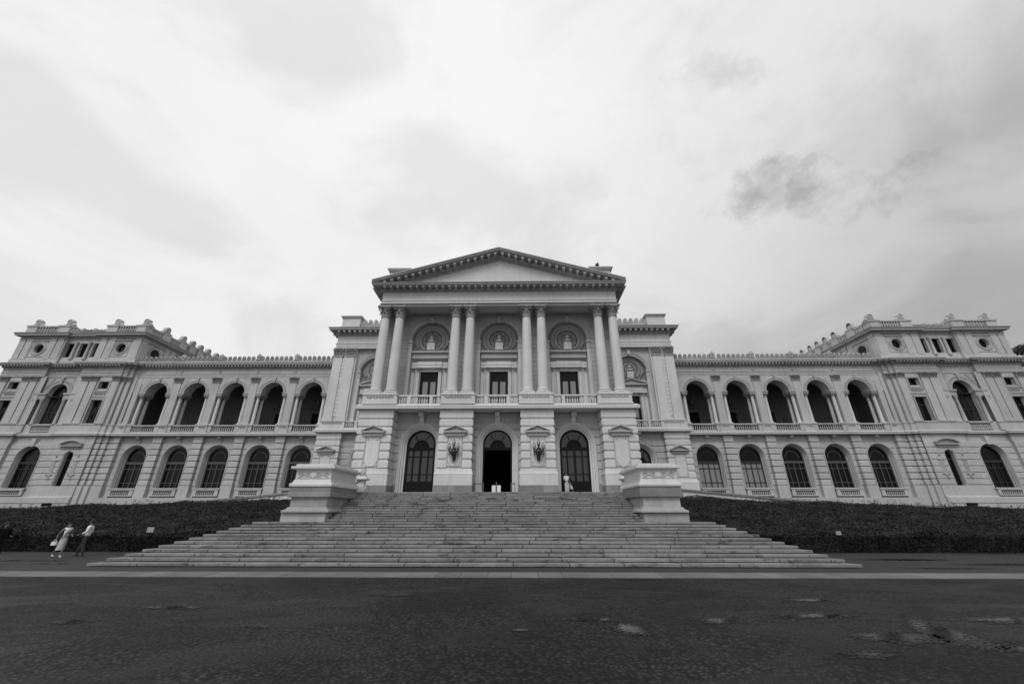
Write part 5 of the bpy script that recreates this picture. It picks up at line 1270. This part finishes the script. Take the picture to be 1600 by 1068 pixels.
    P('attic_wall', MB().wall(X(s, 51.95), X(s, 56.6), 19.9, 22.75, YT+.3, [dict(x=X(s, w), w=.50, zb=20.28, zt=22.2) for w in wx], .4), PAINT)
    for w in wx:
        x = X(s, w); y = YT+.68
        f = MB().box(x-.5, x-.45, y-.04, y+.02, 20.28, 22.2).box(x+.45, x+.5, y-.04, y+.02, 20.28, 22.2).box(x-.02, x+.02, y-.04, y+.02, 20.28, 22.2); o = P('attic_window', f, WFRAME)
        P('pane', MB().quad((x-.5, y, 20.28), (x+.5, y, 20.28), (x+.5, y, 22.2), (x-.5, y, 22.2)), GLASS, o)
    for px in (51.78, 53.38, 55.15, 56.75):
        m = MB(); x = X(s, px); m.lathe(x, YT+.14, [(.19, 19.95), (.21, 20.03), (.17, 20.12), (.165, 20.6), (.145, 21.95), (.17, 22.0), (.18, 22.1), (.24, 22.22), (.24, 22.30)], 12); P('attic_column', m, PAINT, BLD, True)
    P('attic_cornice', MB().sweep([(-.3, 22.74), (.05, 22.74), (.05, 22.92), (.14, 22.95), (.18, 23.02), (.52, 23.06), (.52, 23.20), (.60, 23.30), (.66, 23.44), (-.3, 23.50)], mpath(s, at)), TRIM)
    # return wall facing the wing: pilasters, oculus
    xi = X(s, ax0)
    P('attic_side_wall', MB().quad((xi, YT, 19.2), (xi, 78, 19.2), (xi, 78, 22.8), (xi, YT, 22.8)), PAINT)
    for yy in (46.9, 50.3, 51.3, 54.8, 55.8, 59.3, 60.3, 64):
        P('attic_pilaster', MB().box(xi-s*.10, xi+s*.05, yy-.36, yy+.36, 19.95, 22.4).box(xi-s*.14, xi+s*.05, yy-.40, yy+.40, 22.4, 22.7), PAINT)
    for yy in (48.65, 53.0, 57.5):
        o = P('oculus', MB().prism_x([(yy+.9*math.cos(R(t)), 21.35+.9*math.sin(R(t))) for t in range(0, 360, 20)], xi-s*.10, xi), TRIM)
        P('pane', MB().prism_x([(yy+.62*math.cos(R(t)), 21.35+.62*math.sin(R(t))) for t in range(0, 360, 20)], xi-s*.13, xi-s*.09), GLASS, o)
        P('attic_panel', MB().box(xi-s*.15, xi, yy-1.25, yy+1.25, 22.42, 22.55), TRIM)
    # parapet
    for a, b in ((ax0+.02, 47.9), (50.25, 51.85), (56.7, 58.3), (61.0, ax1-.05)):
        x0, x1 = sorted((X(s, a), X(s, b)))
        o = P('parapet_pedestal', MB().box(x0+.08, x1-.08, YT-.12, YT+1.1, 23.5, 24.42).box(x0, x1, YT-.22, YT+1.15, 24.42, 24.62), PAINT)
    for xx, yy in ((47.2, YT+.45), (51.05, YT+.45), (57.5, YT+.45), (61.75, YT+.45)):
        place_mesh('shell', shell_acroterion, 'roof_ornament', (X(s, xx), yy, 24.62), TRIM, BLD, True)
    for a, b in ((47.9, 50.25), (58.3, 61.0)):
        x0, x1 = sorted((X(s, a), X(s, b)))
        P('parapet_rail', MB().box(x0, x1, YT-.08, YT+.4, 24.44, 24.58), PAINT); P('parapet_back', MB().box(x0, x1, YT+.1, YT+.4, 23.5, 24.44), PAINT)
        m = MB(); n = 7
        for i in range(n): m.lathe(x0+(x1-x0)*(i+.5)/n, YT+.02, baluster_prof(23.6, 24.44, .13), 8)
        P('balusters', m, TRIM, BLD, True, 'stuff')
    m = MB(); antefix_row(m, X(s, 51.9), X(s, 56.65), YT+.15, 23.62, .5, .52, [X(s, 53.5), X(s, 55.05)]); P('cresting', m, TRIM, BLD, False, 'stuff')
    P('parapet', MB().box(X(s, 51.85), X(s, 56.7), YT, YT+.5, 23.46, 23.64), WORN)
    for b in (53.5, 55.05):
        m = MB(); m.ball((X(s, b), YT+.15, 23.95), .34, .2, .36, 9, 6); P('roof_palmette', m, TRIM, BLD, True)
    # side parapet running back
    P('parapet_side', MB().box(xi-s*.02, xi+s*.4, YT+1.2, 78, 24.38, 24.58).box(xi+s*.05, xi+s*.35, YT+1.2, 78, 23.5, 24.38), PAINT)
    m = MB(); yy = YT+1.6
    while yy < 77: m.lathe(xi-s*.02, yy, baluster_prof(23.55, 24.4, .12), 7); yy += .42
    P('balusters', m, TRIM, BLD, True, 'stuff')
    for k, yy in enumerate((49.5, 52.4, 54.2, 55.8, 57.4, 59.2, 61.0)):
        P('parapet_pedestal', MB().box(xi-s*.12, xi+s*.6, yy-.55, yy+.55, 23.5, 24.6), PAINT)
        o = place_mesh('shell', shell_acroterion, 'roof_ornament', (xi+s*.25, yy, 24.6), TRIM, BLD, True); o.rotation_euler = (0, 0, R(90))
    P('roof', MB().quad((X(s, ax0), YT, 23.4), (X(s, ax1), YT, 23.4), (X(s, ax1), 78, 23.4), (X(s, ax0), 78, 23.4)), ROOFM)
for s in (-1, 1): pavilion(s)
P('rear_mass', MB().box(XA-11.7, XA+11.7, 44.7, 70, 10.0, 22.3), ROOFM)

# ------------------------------------------------------------------ stair pedestals
def rect_path(x0, x1, y0, y1): return [(x1, y1), (x0, y1), (x0, y0), (x1, y0)]
def stair_pedestal(xo, xi, label):
    """xo outer edge, xi inner edge (beside the upper flight)"""
    s = -1 if xo < xi else 1
    y0, y1 = 25.95, 30.0
    root = empty('stair_pedestal', ((xo+xi)/2, 28, NLOW*RL_), label, 'pedestal', 'pedestals flanking the stairs')
    def ring(prof, ox, ix, oy, name, mat, cap=True):
        xa, xb = sorted((xo+s*ox, xi-s*ix)); m = MB(); m.sweep(prof, rect_path(xa, xb, y0-oy, y1+oy*.5), True)
        zt = prof[-1][1]; o = prof[-1][0]; m.quad((xa-o, y0-oy-o, zt), (xb+o, y0-oy-o, zt), (xb+o, y1+oy*.5+o, zt), (xa-o, y1+oy*.5+o, zt))
        return P(name, m, mat, root)
    z = 1.60
    for k, (a, b) in enumerate(((0, .5), (.5, 1))):
        pass
    ring([(0, 0.4), (0, z+.50), (-.03, z+.53)], .34, .10, .15, 'plinth', PEDESTAL)
    ring([(.30, z+.535), (.30, z+.60), (.26, z+.66), (.14, z+.70), (.08, z+.80), (0, z+.84)], .02, .02, .02, 'base_moulding', PEDESTAL)
    # die in separate stones
    xa, xb = sorted((xo, xi)); cut = xa+(xb-xa)*.47
    for a, b in ((xa, cut-.004), (cut+.004, xb)): P('die_stone', MB().box(a, b, y0, y0+.9, z+.845, 2.975), PEDESTAL, root)
    P('die_stone', MB().box(xa, xb, y0+.908, y1-.9, z+.845, 2.975), PEDESTAL, root); P('die_stone', MB().box(xa, xb, y1-.892, y1, z+.845, 2.975), PEDESTAL, root)
    ring([(-.02, 2.98), (.16, 3.0), (.17, 3.05), (.17, 3.27), (.14, 3.285)], .02, .04, .02, 'granite_band', GRANITE)
    ring([(.12, 3.29), (.12, 3.50), (.10, 3.53), (.10, 3.58)], .02, .04, .02, 'granite_course', GRANITE)
    ring([(.10, 3.585), (.17, 3.60), (.19, 3.68), (.17, 3.76), (.08, 3.82), (.03, 3.95), (0, 4.0)], .02, .02, .02, 'painted_moulding', PAINT)
    ring([(0, 4.0), (0, 4.55)], .0, .0, .0, 'painted_block', PAINT)
    ring([(.02, 4.55), (.10, 4.60), (.22, 4.64), (.26, 4.66), (.26, 4.78), (.20, 4.80)], .0, .0, .0, 'cap_slab', PAINT)
    ring([(.06, 4.803), (.06, 4.92), (.02, 4.94)], .0, .0, .0, 'top_slab', PAINT)
    fr = MB()
    for a, b in ((xa+.10, xa+(xb-xa)*.44), (xa+(xb-xa)*.56, xb-.10)):
        fr2 = MB()
        st = (b-a)/2
        for i in range(2):
            c = a+st*(i+.5); sg = 1 if i else -1
            fr2.tube([(c+sg*.15*(1-k/15)*math.cos(k*.6), y0-.02, 4.28+.15*(1-k/15)*math.sin(k*.6)) for k in range(13)], .03, 4)
        fr2.tube([(a+.05, y0-.02, 4.12), ((a+b)/2, y0-.02, 4.30), (b-.05, y0-.02, 4.12)], .028, 4); fr2.box(a, b, y0-.02, y0, 4.06, 4.10)
        P('scroll_relief', fr2, TRIM, root)
    P('relief_boss', MB().ball(((xa+xb)/2, y0-.01, 4.27), .22, .06, .20, 10, 6), PAINT, root, True)
stair_pedestal(-12.2, -9.97, 'broad moulded stone pedestal left of the upper stair flight')
stair_pedestal(11.42, 9.22, 'broad moulded stone pedestal right of the upper stair flight')
def lamp_pedestal(x, y, s, label):
    root = empty('flower_pedestal', (x, y, LAND), label, 'pedestal', 'small white pedestals at the stair head')
    z = LAND
    P('foot', MB().box(x-.34, x+.34, y-.34, y+.34, z-.05, z+.22), PAINT, root)
    P('body', MB().lathe(x, y, [(.36, z+.22), (.37, z+.35), (.30, z+.50), (.24, z+.62), (.27, z+.86)], 4).box(x-.22, x+.22, y-.22, y+.22, z+.22, z+.9), PAINT, root)
    P('cap', MB().box(x-.34, x+.34, y-.34, y+.34, z+.84, z+.90).box(x-.42, x+.42, y-.42, y+.42, z+.90, z+.97).lathe(x, y, [(.42, z+.97), (.36, z+1.05), (.20, z+1.16), (.14, z+1.18)], 12), PAINT, root)
    m = MB(); r2 = random.Random(3)
    for k in range(26):
        a = r2.uniform(0, 6.28); h = r2.uniform(0, .62); q = .20*(1-h/.9)
        m.ball((x+q*math.cos(a), y+q*math.sin(a), z+1.2+h), r2.uniform(.06, .11), r2.uniform(.06, .11), r2.uniform(.07, .12), 7, 4)
    m.ball((x, y, z+1.4), .17, .17, .38, 8, 6); P('carved_bouquet', m, TRIM, root)
    m = MB()
    for k in range(7): m.tube([(x+s*(.3+.09*k), y, z+.80-.09*k+.05*math.sin(k*2)), (x+s*(.42+.09*k), y, z+.70-.09*k)], [.13-.008*k, .11-.008*k], 6)
    m.ball((x+s*.62, y-.05, z+.60), .16, .12, .14, 7, 5); m.ball((x+s*.8, y-.03, z+.38), .18, .12, .16, 7, 5)
    P('scroll_bracket', m, PAINT, root)
lamp_pedestal(-10.02, 31.45, -1, 'small white pedestal topped by a carved bouquet, beside the left stair pedestal')
lamp_pedestal(9.62, 31.45, 1, 'small white pedestal topped by a carved bouquet, beside the right stair pedestal')

# ------------------------------------------------------------------ wall lamps
def wall_lamp(x, label):
    y = YP+.03
    root = empty('wall_lamp', (x, y, 6.6), label, 'lamp', 'lamps on the portico piers')
    P('back_plate', MB().prism_y([(x-.12, 5.95), (x+.12, 5.95), (x+.16, 6.4), (x+.12, 7.0), (x-.12, 7.0), (x-.16, 6.4)], y-.06, y, .02), IRON, root)
    b = MB(); b.lathe(x, y-.42, [(.02, 6.24), (.12, 6.28), (.22, 6.40), (.29, 6.58), (.27, 6.72), (.20, 6.80), (.22, 6.86), (.16, 6.90)], 16); b.tube([(x, y-.04, 6.5), (x, y-.3, 6.55)], .07, 6)
    for k in range(8):
        a = k*.785; b.ball((x+.26*math.cos(a), y-.42+.26*math.sin(a), 6.62), .06, .06, .09, 6, 4)
    P('bowl', b, IRON, root, True)
    P('pendant', MB().lathe(x, y-.42, [(.03, 5.72), (.05, 5.76), (.03, 5.84), (.025, 6.1), (.05, 6.2), (.04, 6.26)], 8), IRON, root, True)
    for k, (dx, dz, dy) in enumerate(((-.36, -.30, -.42), (0, 0, -.46), (.36, -.30, -.42))):
        lx, ly, lz = x+dx, y+dy, 7.13+dz
        a = MB()
        if dx:
            a.tube([(x+dx*.5, y-.42, 6.52), (x+dx*.85, y-.44, 6.42), (lx, ly, 6.55), (lx, ly, lz-.05)], .03, 6); a.tube([(lx, ly, 6.55), (lx, ly, 6.20)], [.045, .015], 6)
        a.lathe(lx, ly, [(.04, lz-.22), (.08, lz-.14), (.05, lz-.08), (.11, lz-.02), (.12, lz+.02)], 10); o = P('arm', a, IRON, root)
        P('lantern_glass', MB().lathe(lx, ly, [(.09, lz+.02), (.14, lz+.14), (.15, lz+.24), (.12, lz+.34), (.06, lz+.40)], 10), LAMPGL, o, True)
        c = MB(); c.lathe(lx, ly, [(.07, lz+.39), (.07, lz+.42), (.02, lz+.46), (.025, lz+.52), (.005, lz+.58)], 8)
        for q in range(4):
            an = q*1.571+.4; c.tube([(lx+.1*math.cos(an), ly+.1*math.sin(an), lz+.02), (lx+.155*math.cos(an), ly+.155*math.sin(an), lz+.22), (lx+.07*math.cos(an), ly+.07*math.sin(an), lz+.40)], .011, 4)
        P('lantern_cage', c, IRON, o)
wall_lamp(XA-3.44, 'black three-lantern wall lamp on the pier left of the dark open doorway')
wall_lamp(XA+3.46, 'black three-lantern wall lamp on the pier right of the dark open doorway')

# ------------------------------------------------------------------ barrier and notice at the door
def door_barrier(xs, label):
    root = empty('barrier', (sum(xs)/len(xs), 34.2, LAND), label, 'barrier', 'low barriers at the doorway')
    for x in xs: P('post', MB().lathe(x, 34.2, [(.14, LAND), (.14, LAND+.02), (.028, LAND+.04), (.028, LAND+.80), (.04, LAND+.80), (.04, LAND+.84)], 8), STEEL, root, True)
    P('rail', MB().box(min(xs)-.04, max(xs)+.04, 34.17, 34.23, LAND+.74, LAND+.80), IRON, root)
door_barrier([-1.96, -1.41, -1.15], 'low steel barrier with dark rail at the left jamb of the open doorway')
door_barrier([1.11, 1.40], 'low steel barrier with dark rail at the right jamb of the open doorway')
P('belt', MB().box(-1.15, 1.11, 34.19, 34.21, LAND+.75, LAND+.79), IRON, None) if False else None
root = empty('notice_stand', (-.08, 34.1, LAND), 'two blank white notice boards on a slim post in the open doorway', 'sign')
P('post', MB().lathe(-.08, 34.1, [(.15, LAND), (.15, LAND+.02), (.025, LAND+.03), (.025, LAND+.84), (.05, LAND+.84), (.05, LAND+.88)], 8), STEEL, root, True)
for a, b in ((-.44, -.14), (-.02, .27)): P('board', MB().box(a, b, 34.05, 34.08, LAND+.06, LAND+.64), BOARD, root)

# ------------------------------------------------------------------ hedge signs
def hedge_sign(x, y, z, w, h, label, rz):
    root = empty('garden_sign', (x, y, 0), label, 'sign', 'small signs in the hedges', rz)
    m = MB().box(-w/2, w/2, -.012, .012, z, z+h); me = m.mesh('board'); me.materials.append(SIGNB); o = bpy.data.objects.new('board', me); col.objects.link(o); o.parent = root
    me = MB().box(-.02, .02, .013, .04, 0.0, z+h*.6).mesh('stake'); me.materials.append(WOOD); o = bpy.data.objects.new('stake', me); col.objects.link(o); o.parent = root
hedge_sign(-20.3, 25.95, 1.04, .50, .28, 'small blank white sign standing in the hedge left of the stairs', R(-12))
hedge_sign(20.3, 25.95, .93, .28, .20, 'tiny blank white sign standing in the hedge right of the stairs', 0)

# ------------------------------------------------------------------ people
def skin_obj(name, pts, edges, root_i, mat, parent, sub=2):
    """pts: list of (co, rx, ry)"""
    me = bpy.data.meshes.new(name); bm = bmesh.new(); L = bm.verts.layers.skin.verify()
    vs = []
    for i, (c, rx, ry) in enumerate(pts):
        v = bm.verts.new(c); v[L].radius = (rx, ry); v[L].use_root = (i == root_i); vs.append(v)
    for a, b in edges: bm.edges.new((vs[a], vs[b]))
    bm.to_mesh(me); bm.free(); me.materials.append(mat)
    o = bpy.data.objects.new(name, me); col.objects.link(o); o.parent = parent
    sk = o.modifiers.new('skin', 'SKIN'); sk.use_smooth_shade = True
    sb = o.modifiers.new('smooth', 'SUBSURF'); sb.levels = sub; sb.render_levels = sub
    return o
def chain(pts_r):
    return [(c, r, r) for c, r in pts_r], [(i, i+1) for i in range(len(pts_r)-1)]
def loft(m, rings, n=14):
    """rings: (cx, cy, z, rx, ry)"""
    k = len(m.v)
    for cx, cy, z, rx, ry in rings:
        for i in range(n): a = 2*math.pi*i/n; m.v.append((cx+rx*math.cos(a), cy+ry*math.sin(a), z))
    for j in range(len(rings)-1):
        for i in range(n): i2 = (i+1) % n; m.f.append((k+j*n+i, k+j*n+i2, k+(j+1)*n+i2, k+(j+1)*n+i))
    m.f.append(tuple(k+i for i in range(n))[::-1]); m.f.append(tuple(k+(len(rings)-1)*n+i for i in range(n))); return m
def local(name, m, mat, parent, smooth=True):
    me = m.mesh(name, smooth=smooth); me.materials.append(mat); o = bpy.data.objects.new(name, me); col.objects.link(o); o.parent = parent; return o
def person(loc, rz, H, label, skin, hair, female, J, clothes, hairlen, lean=(0, 0), group=None):
    """J: wrist/elbow/knee/ankle targets in units of height, facing -y; x to the figure's left"""
    root = empty('person', loc, label, 'person', group, rz); k = H
    W = .100 if female else .118; lx, ly = lean
    def up(z): return (lx*z, ly*z)                      # the trunk's lean grows with height
    pel = (lx*.5, ly*.5, .52); ch = (lx*.72, ly*.72, .72); nk = (lx*.83, ly*.83, .83); hb = (lx*.87, ly*.87-.005, .875); hm = (lx*.92, ly*.92-.012, .925); ht = (lx*.97, ly*.97, .975)
    P_, E = [], []
    def add(c, r, r2=None, prev=None):
        P_.append((tuple(q*k for q in c), r*k, (r2 or r)*k)); i = len(P_)-1
        if prev is not None: E.append((prev, i))
        return i
    i0 = add(pel, .075, .055); i1 = add((lx*.6, ly*.6, .62), .062, .048, i0); i2 = add(ch, .078, .055, i1); i2b = add((lx*.79, ly*.79, .795), .055, .045, i2)
    i3 = add(nk, .028, .028, i2b); i4 = add(hb, .036, .042, i3); i5 = add(hm, .042, .050, i4); i6 = add(ht, .030, .036, i5)
    add((hb[0], hb[1]-.056, .905), .008, .008, i5)          # nose
    for sg, key in ((1, 'L'), (-1, 'R')):
        sh = (lx*.81+sg*W, ly*.81, .805); el, wr = J['el'+key], J['wr'+key]
        a = add(sh, .030, .030, i2b); b = add(el, .022, .022, a); c = add(wr, .015, .013, b)
        d = Vector(wr)-Vector(el); d.normalize(); hd = Vector(wr)+d*.035; h = add(tuple(hd), .017, .011, c)
        sd = d.cross(Vector((0, 1, 0)));
        if sd.length < .1: sd = Vector((1, 0, 0))
        sd.normalize(); wv = d.cross(sd)
        for q, (off, ln) in enumerate(((-.012, .030), (-.004, .036), (.004, .034), (.012, .026))):
            p1 = hd+sd*off+d*(.022); p2 = p1+d*ln*.5+wv*.004; p3 = p2+d*ln*.45+wv*.012
            f1 = add(tuple(p1), .0055, None, h); f2 = add(tuple(p2), .005, None, f1); add(tuple(p3), .004, None, f2)
        t1 = add(tuple(Vector(wr)+d*.02+sd*.016+wv*.008), .006, None, h); add(tuple(Vector(wr)+d*.042+sd*.024+wv*.014), .005, None, t1)
        hp = (pel[0]+sg*.052, pel[1], .49); kn, an = J['kn'+key], J['an'+key]
        a = add(hp, .052, .056, i0); b = add(kn, .034, .036, a); c = add(an, .020, .022, b); add((an[0], an[1]-.065, max(an[2]-.022, .016)), .018, .014, c)
    skin_obj('body', P_, E, 0, skin, root, 2)
    # face and hair
    fm = MB()
    for sg in (-1, 1): fm.ball(tuple(q*k for q in (hm[0]+sg*.018, hm[1]-.047, .925)), .006*k, .004*k, .0045*k, 6, 4)
    local('eyes', fm, HAIRM, root)
    local('mouth', MB().ball(tuple(q*k for q in (hb[0], hb[1]-.046, .888)), .012*k, .004*k, .0035*k, 6, 4), SHOE, root)
    em = MB()
    for sg in (-1, 1): em.ball(tuple(q*k for q in (hm[0]+sg*.047, hm[1]+.004, .915)), .006*k, .012*k, .018*k, 6, 4)
    local('ears', em, skin, root)
    h = MB(); loft(h, [((hm[0])*k, (hm[1]+dy)*k, z*k, r*k, r2*k) for z, dy, r, r2 in ((.905, .022, .040, .034), (.93, .014, .050, .046), (.955, .006, .049, .053), (.98, .004, .038, .044), (.995, .004, .018, .022))])
    if hairlen > 0: loft(h, [((hm[0]-(.085*t if hairlen > .2 else 0))*k, (hm[1]+.050+(.01 if hairlen > .2 else .03)*t)*k, (.95-hairlen*t)*k, r*k, .046*k) for t, r in ((0, .044), (.3, .060), (.7, .066), (1, .046))])
    local('hair', h, hair, root)
    for c in clothes: c(root, k, J, pel, ch, nk, lx, ly, W)
    return root
def top(mat, sleeve, name='shirt', hem=.50, puff=1.0):
    def f(root, k, J, pel, ch, nk, lx, ly, W):
        Pn, E = [], []
        def add(c, r, r2, prev=None):
            Pn.append((tuple(q*k for q in c), r*k, r2*k)); i = len(Pn)-1
            if prev is not None: E.append((prev, i))
            return i
        i0 = add((lx*hem, ly*hem, hem), .084*puff, .064*puff); i1 = add((lx*.6, ly*.6, .62), .075*puff, .058*puff, i0); i2 = add(ch, .088*puff, .064*puff, i1); i3 = add((lx*.79, ly*.79, .80), .060, .050, i2); add((lx*.82, ly*.82, .825), .036, .036, i3)
        for sg, key in ((1, 'L'), (-1, 'R')):
            sh = Vector((lx*.81+sg*W, ly*.81, .805)); el = Vector(J['el'+key]); wr = Vector(J['wr'+key])
            a = add(tuple(sh), .040*puff, .040*puff, i3)
            if sleeve > .5:
                b = add(tuple(el), .032*puff, .032*puff, a); add(tuple(el.lerp(wr, (sleeve-.5)*2)), .024*puff, .024*puff, b)
            elif sleeve > 0: add(tuple(sh.lerp(el, sleeve*2)), .035*puff, .035*puff, a)
        skin_obj(name, Pn, E, 0, mat, root, 2)
    return f
def trousers(mat, loose=1.0, name='trousers'):
    def f(root, k, J, pel, ch, nk, lx, ly, W):
        Pn = [(tuple(q*k for q in (lx*.55, ly*.55, .57)), .080*k, .062*k), (tuple(q*k for q in pel), .088*k, .068*k)]; E = [(0, 1)]
        for sg, key in ((1, 'L'), (-1, 'R')):
            n = len(Pn); hp = (pel[0]+sg*.052, pel[1], .47); kn = J['kn'+key]; an = J['an'+key]
            for c, r in ((hp, .062), (kn, .048*loose), ((an[0], an[1], an[2]+.012), .040*loose)): Pn.append((tuple(q*k for q in c), r*k, r*k))
            E += [(1, n), (n, n+1), (n+1, n+2)]
        skin_obj(name, Pn, E, 1, mat, root, 2)
    return f
def dress(mat, z0, z1, w0, w1, name='dress', shift=0.0):
    def f(root, k, J, pel, ch, nk, lx, ly, W):
        m = MB(); rings = []
        for t in [i/10 for i in range(11)]:
            z = z0+(z1-z0)*t
            if z < .5: q = (z-z0)/max(.5-z0, .01); r = w0+(w1-w0)*q; r2 = r*.78
            elif z < .62: r = w1+(.066-w1)*(z-.5)/.12; r2 = r*.74
            else: r = .066+.022*min((z-.62)/.1, 1); r2 = r*.74
            rings.append(((lx*z+shift*(1-t))*k, ly*z*k, z*k, r*k, r2*k))
        loft(m, rings, 18); local(name, m, mat, root)
    return f
def shoes(mat):
    def f(root, k, J, pel, ch, nk, lx, ly, W):
        for key in 'LR':
            an = J['an'+key]; m = MB(); z = max(an[2]-.045, 0)
            loft(m, [(an[0]*k, (an[1]-.025)*k, z*k, .026*k, .070*k), (an[0]*k, (an[1]-.026)*k, (z+.018)*k, .027*k, .072*k), (an[0]*k, (an[1]-.012)*k, (z+.036)*k, .022*k, .046*k), (an[0]*k, an[1]*k, (z+.055)*k, .020*k, .024*k)], 12); local('shoe', m, mat, root)
    return f
# woman in a long pale dress, walking towards the stairs, looking towards the man
J = dict(elL=(.16, .03, .64), wrL=(.13, -.12, .60), elR=(-.14, .06, .63), wrR=(-.15, .05, .50), knL=(.05, -.06, .28), anL=(.05, -.05, .045), knR=(-.05, .05, .27), anR=(-.06, .17, .065))
woman = person((-22.33, 23.05, 0.006), R(64), 1.66, 'woman in a long cream dress walking with a white handbag', SKINM, HAIRM, True, J,
       [top(CLW, 0.0, 'bodice', .62, .94), dress(CLC, .20, .66, .104, .088, 'long_skirt'), shoes(CLC)], .36, (0.02, -.03), 'couple walking before the hedge')
Jm = dict(elL=(.17, .02, .65), wrL=(.12, -.12, .60), elR=(-.17, .04, .64), wrR=(-.12, -.11, .56), knL=(.05, .02, .28), anL=(.06, .08, .045), knR=(-.05, -.06, .28), anR=(-.06, -.10, .045))
person((-21.72, 23.62, 0.006), R(-64), 1.76, 'man in a white shirt and charcoal trousers facing the woman', SKIND, HAIRM, False, Jm,
       [top(CLW, .85, 'shirt', .50, 1.08), trousers(CLG, 1.1), shoes(SHOE)], 0, (0, .03), 'couple walking before the hedge')
bag = empty('handbag', (-22.52, 22.84, .55), 'small white handbag hanging from the walking woman\'s hand', 'handbag')
local('pouch', MB().box(-.12, .12, -.05, .05, .02, .16).box(-.10, .10, -.055, .055, .16, .19), CLW, bag, False)
local('strap', MB().tube([(-.08, 0, .19), (-.06, 0, .27), (.06, 0, .27), (.08, 0, .19)], .01, 5), CLW, bag)
Jb = dict(elL=(.17, .0, .64), wrL=(.13, -.13, .62), elR=(-.17, .02, .64), wrR=(-.16, -.08, .50), knL=(.05, -.05, .28), anL=(.06, -.06, .045), knR=(-.05, .03, .28), anR=(-.06, .10, .045))
person((-23.02, 20.75, 0.006), R(80), 1.74, 'person all in black with pale shoes at the left picture edge', SKIND, HAIRM, False, Jb,
       [top(CLB, 1.0, 'jacket', .46, 1.18), trousers(CLB, 1.25), shoes(CLC)], .04, (0, -.04))
# two people at the right door
Jw = dict(elL=(.13, .03, .64), wrL=(.09, -.10, .58), elR=(-.13, .02, .64), wrR=(-.10, -.10, .60), knL=(.045, -.02, .28), anL=(.05, .0, .045), knR=(-.045, -.01, .28), anR=(-.055, .02, .045))
person((5.62, 34.35, LAND), R(20), 1.66, 'woman in white top and wide pale trousers before the right door', SKINM, HAIRM, True, Jw,
       [top(CLW, .45, 'blouse', .56, 1.05), trousers(CLC, 1.45), shoes(CLC)], .10, (0, 0), 'pair before the right door')
Jc = dict(elL=(.14, -.06, .62), wrL=(.06, -.16, .60), elR=(-.13, -.06, .60), wrR=(-.08, -.17, .55), knL=(.05, -.06, .28), anL=(.06, .02, .045), knR=(-.05, -.03, .28), anR=(-.06, .10, .045))
person((6.12, 34.75, LAND), R(-60), 1.50, 'stooping figure in black top and pale skirt behind the woman in white', SKIND, HAIRM, True, Jc,
       [top(CLB, .9, 'jumper', .56, 1.0), dress(CLC, .25, .58, .120, .085, 'skirt'), shoes(CLC)], .05, (0, -.28), 'pair before the right door')

# ------------------------------------------------------------------ bird on the right attic block
b = empty('bird', (10.05, 35.15, 25.46), 'black bird perched on the right roof block', 'bird', None, R(30))
def bird():
    m = MB(); m.lathe_pts((0, 0, .27), [(math.sin(math.pi*j/8), -math.cos(math.pi*j/8)) for j in range(9)], .13, .17, .20, 10)
    m.lathe_pts((0, -.07, .50), [(math.sin(math.pi*j/6), -math.cos(math.pi*j/6)) for j in range(7)], .065, .08, .075, 8)
    m.tube([(0, -.03, .38), (0, -.06, .48)], [.08, .06], 7); m.tube([(0, -.13, .50), (0, -.20, .48)], [.025, .006], 6)
    m.prism_x([(.08, .25), (.30, .02), (.24, .0), (.05, .14)], -.05, .05)
    return m
local('body', bird(), FEATHER, b)
for sg in (-1, 1):
    local('wing', MB().ball((sg*.12, .05, .27), .035, .17, .19, 8, 5), FEATHER, b); local('leg', MB().tube([(sg*.05, 0, .10), (sg*.05, -.01, .0), (sg*.05, -.06, .005)], .014, 5), FEATHER, b)

# ------------------------------------------------------------------ tree beyond the right pavilion
def tree(x, y, H, rad, seed, label):
    root = empty('tree', (x, y, 0), label, 'tree'); r = random.Random(seed); rg = np.random.default_rng(seed)
    m = MB(); m.tube([(x, y, 0), (x+.2, y, H*.25), (x-.1, y+.1, H*.5), (x+.3, y, H*.8)], [.55, .42, .3, .12], 10); P('trunk', m, BARK, root, True)
    C = []; lm = MB()
    for i in range(34):
        a = r.uniform(0, 6.28); h = r.uniform(.42, 1.0); q = rad*math.sqrt(max(0.05, 1-((h-.68)/.36)**2))*r.uniform(.55, 1.0)
        c = (x+q*math.cos(a), y+q*math.sin(a), H*h); C.append(c)
        st = H*r.uniform(.3, .6); lm.tube([(x, y, st), ((x+c[0])/2, (y+c[1])/2, (st+c[2])/2+.5), c], [.14, .09, .03], 5)
    P('limbs', lm, BARK, root)
    Pn = []; Nn = []
    for c in C:
        n = 420; d = rg.normal(0, 1, (n, 3)); d /= np.linalg.norm(d, axis=1)[:, None]; rr = rg.uniform(.25, 1, (n, 1))**.5
        Pn.append(np.array(c)+d*rr*np.array([1.35, 1.35, .8])*r.uniform(.7, 1.2)); Nn.append(d+np.array([0, 0, .5]))
    me = leaves_mesh('crown', np.concatenate(Pn)-np.array(root.location), np.concatenate(Nn), .17, LEAFT, seed)
    o = bpy.data.objects.new('crown', me); col.objects.link(o); o.parent = root
tree(95.5, 66, 30.5, 7.5, 5, 'dark leafy tree rising beyond the right pavilion')

# the same paint darkened on wings and pavilions: lens vignette put into the colour
def darken_wings(o):
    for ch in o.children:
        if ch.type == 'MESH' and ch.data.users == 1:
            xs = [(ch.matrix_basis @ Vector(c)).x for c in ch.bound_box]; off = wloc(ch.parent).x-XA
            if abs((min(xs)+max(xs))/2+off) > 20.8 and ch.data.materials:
                if ch.data.materials[0] in (PAINT, WALL): ch.data.materials[0] = WING_VIGNETTE
                elif ch.data.materials[0] is TRIM: ch.data.materials[0] = WING_TRIM_VIGNETTE
        darken_wings(ch)
darken_wings(BLD)
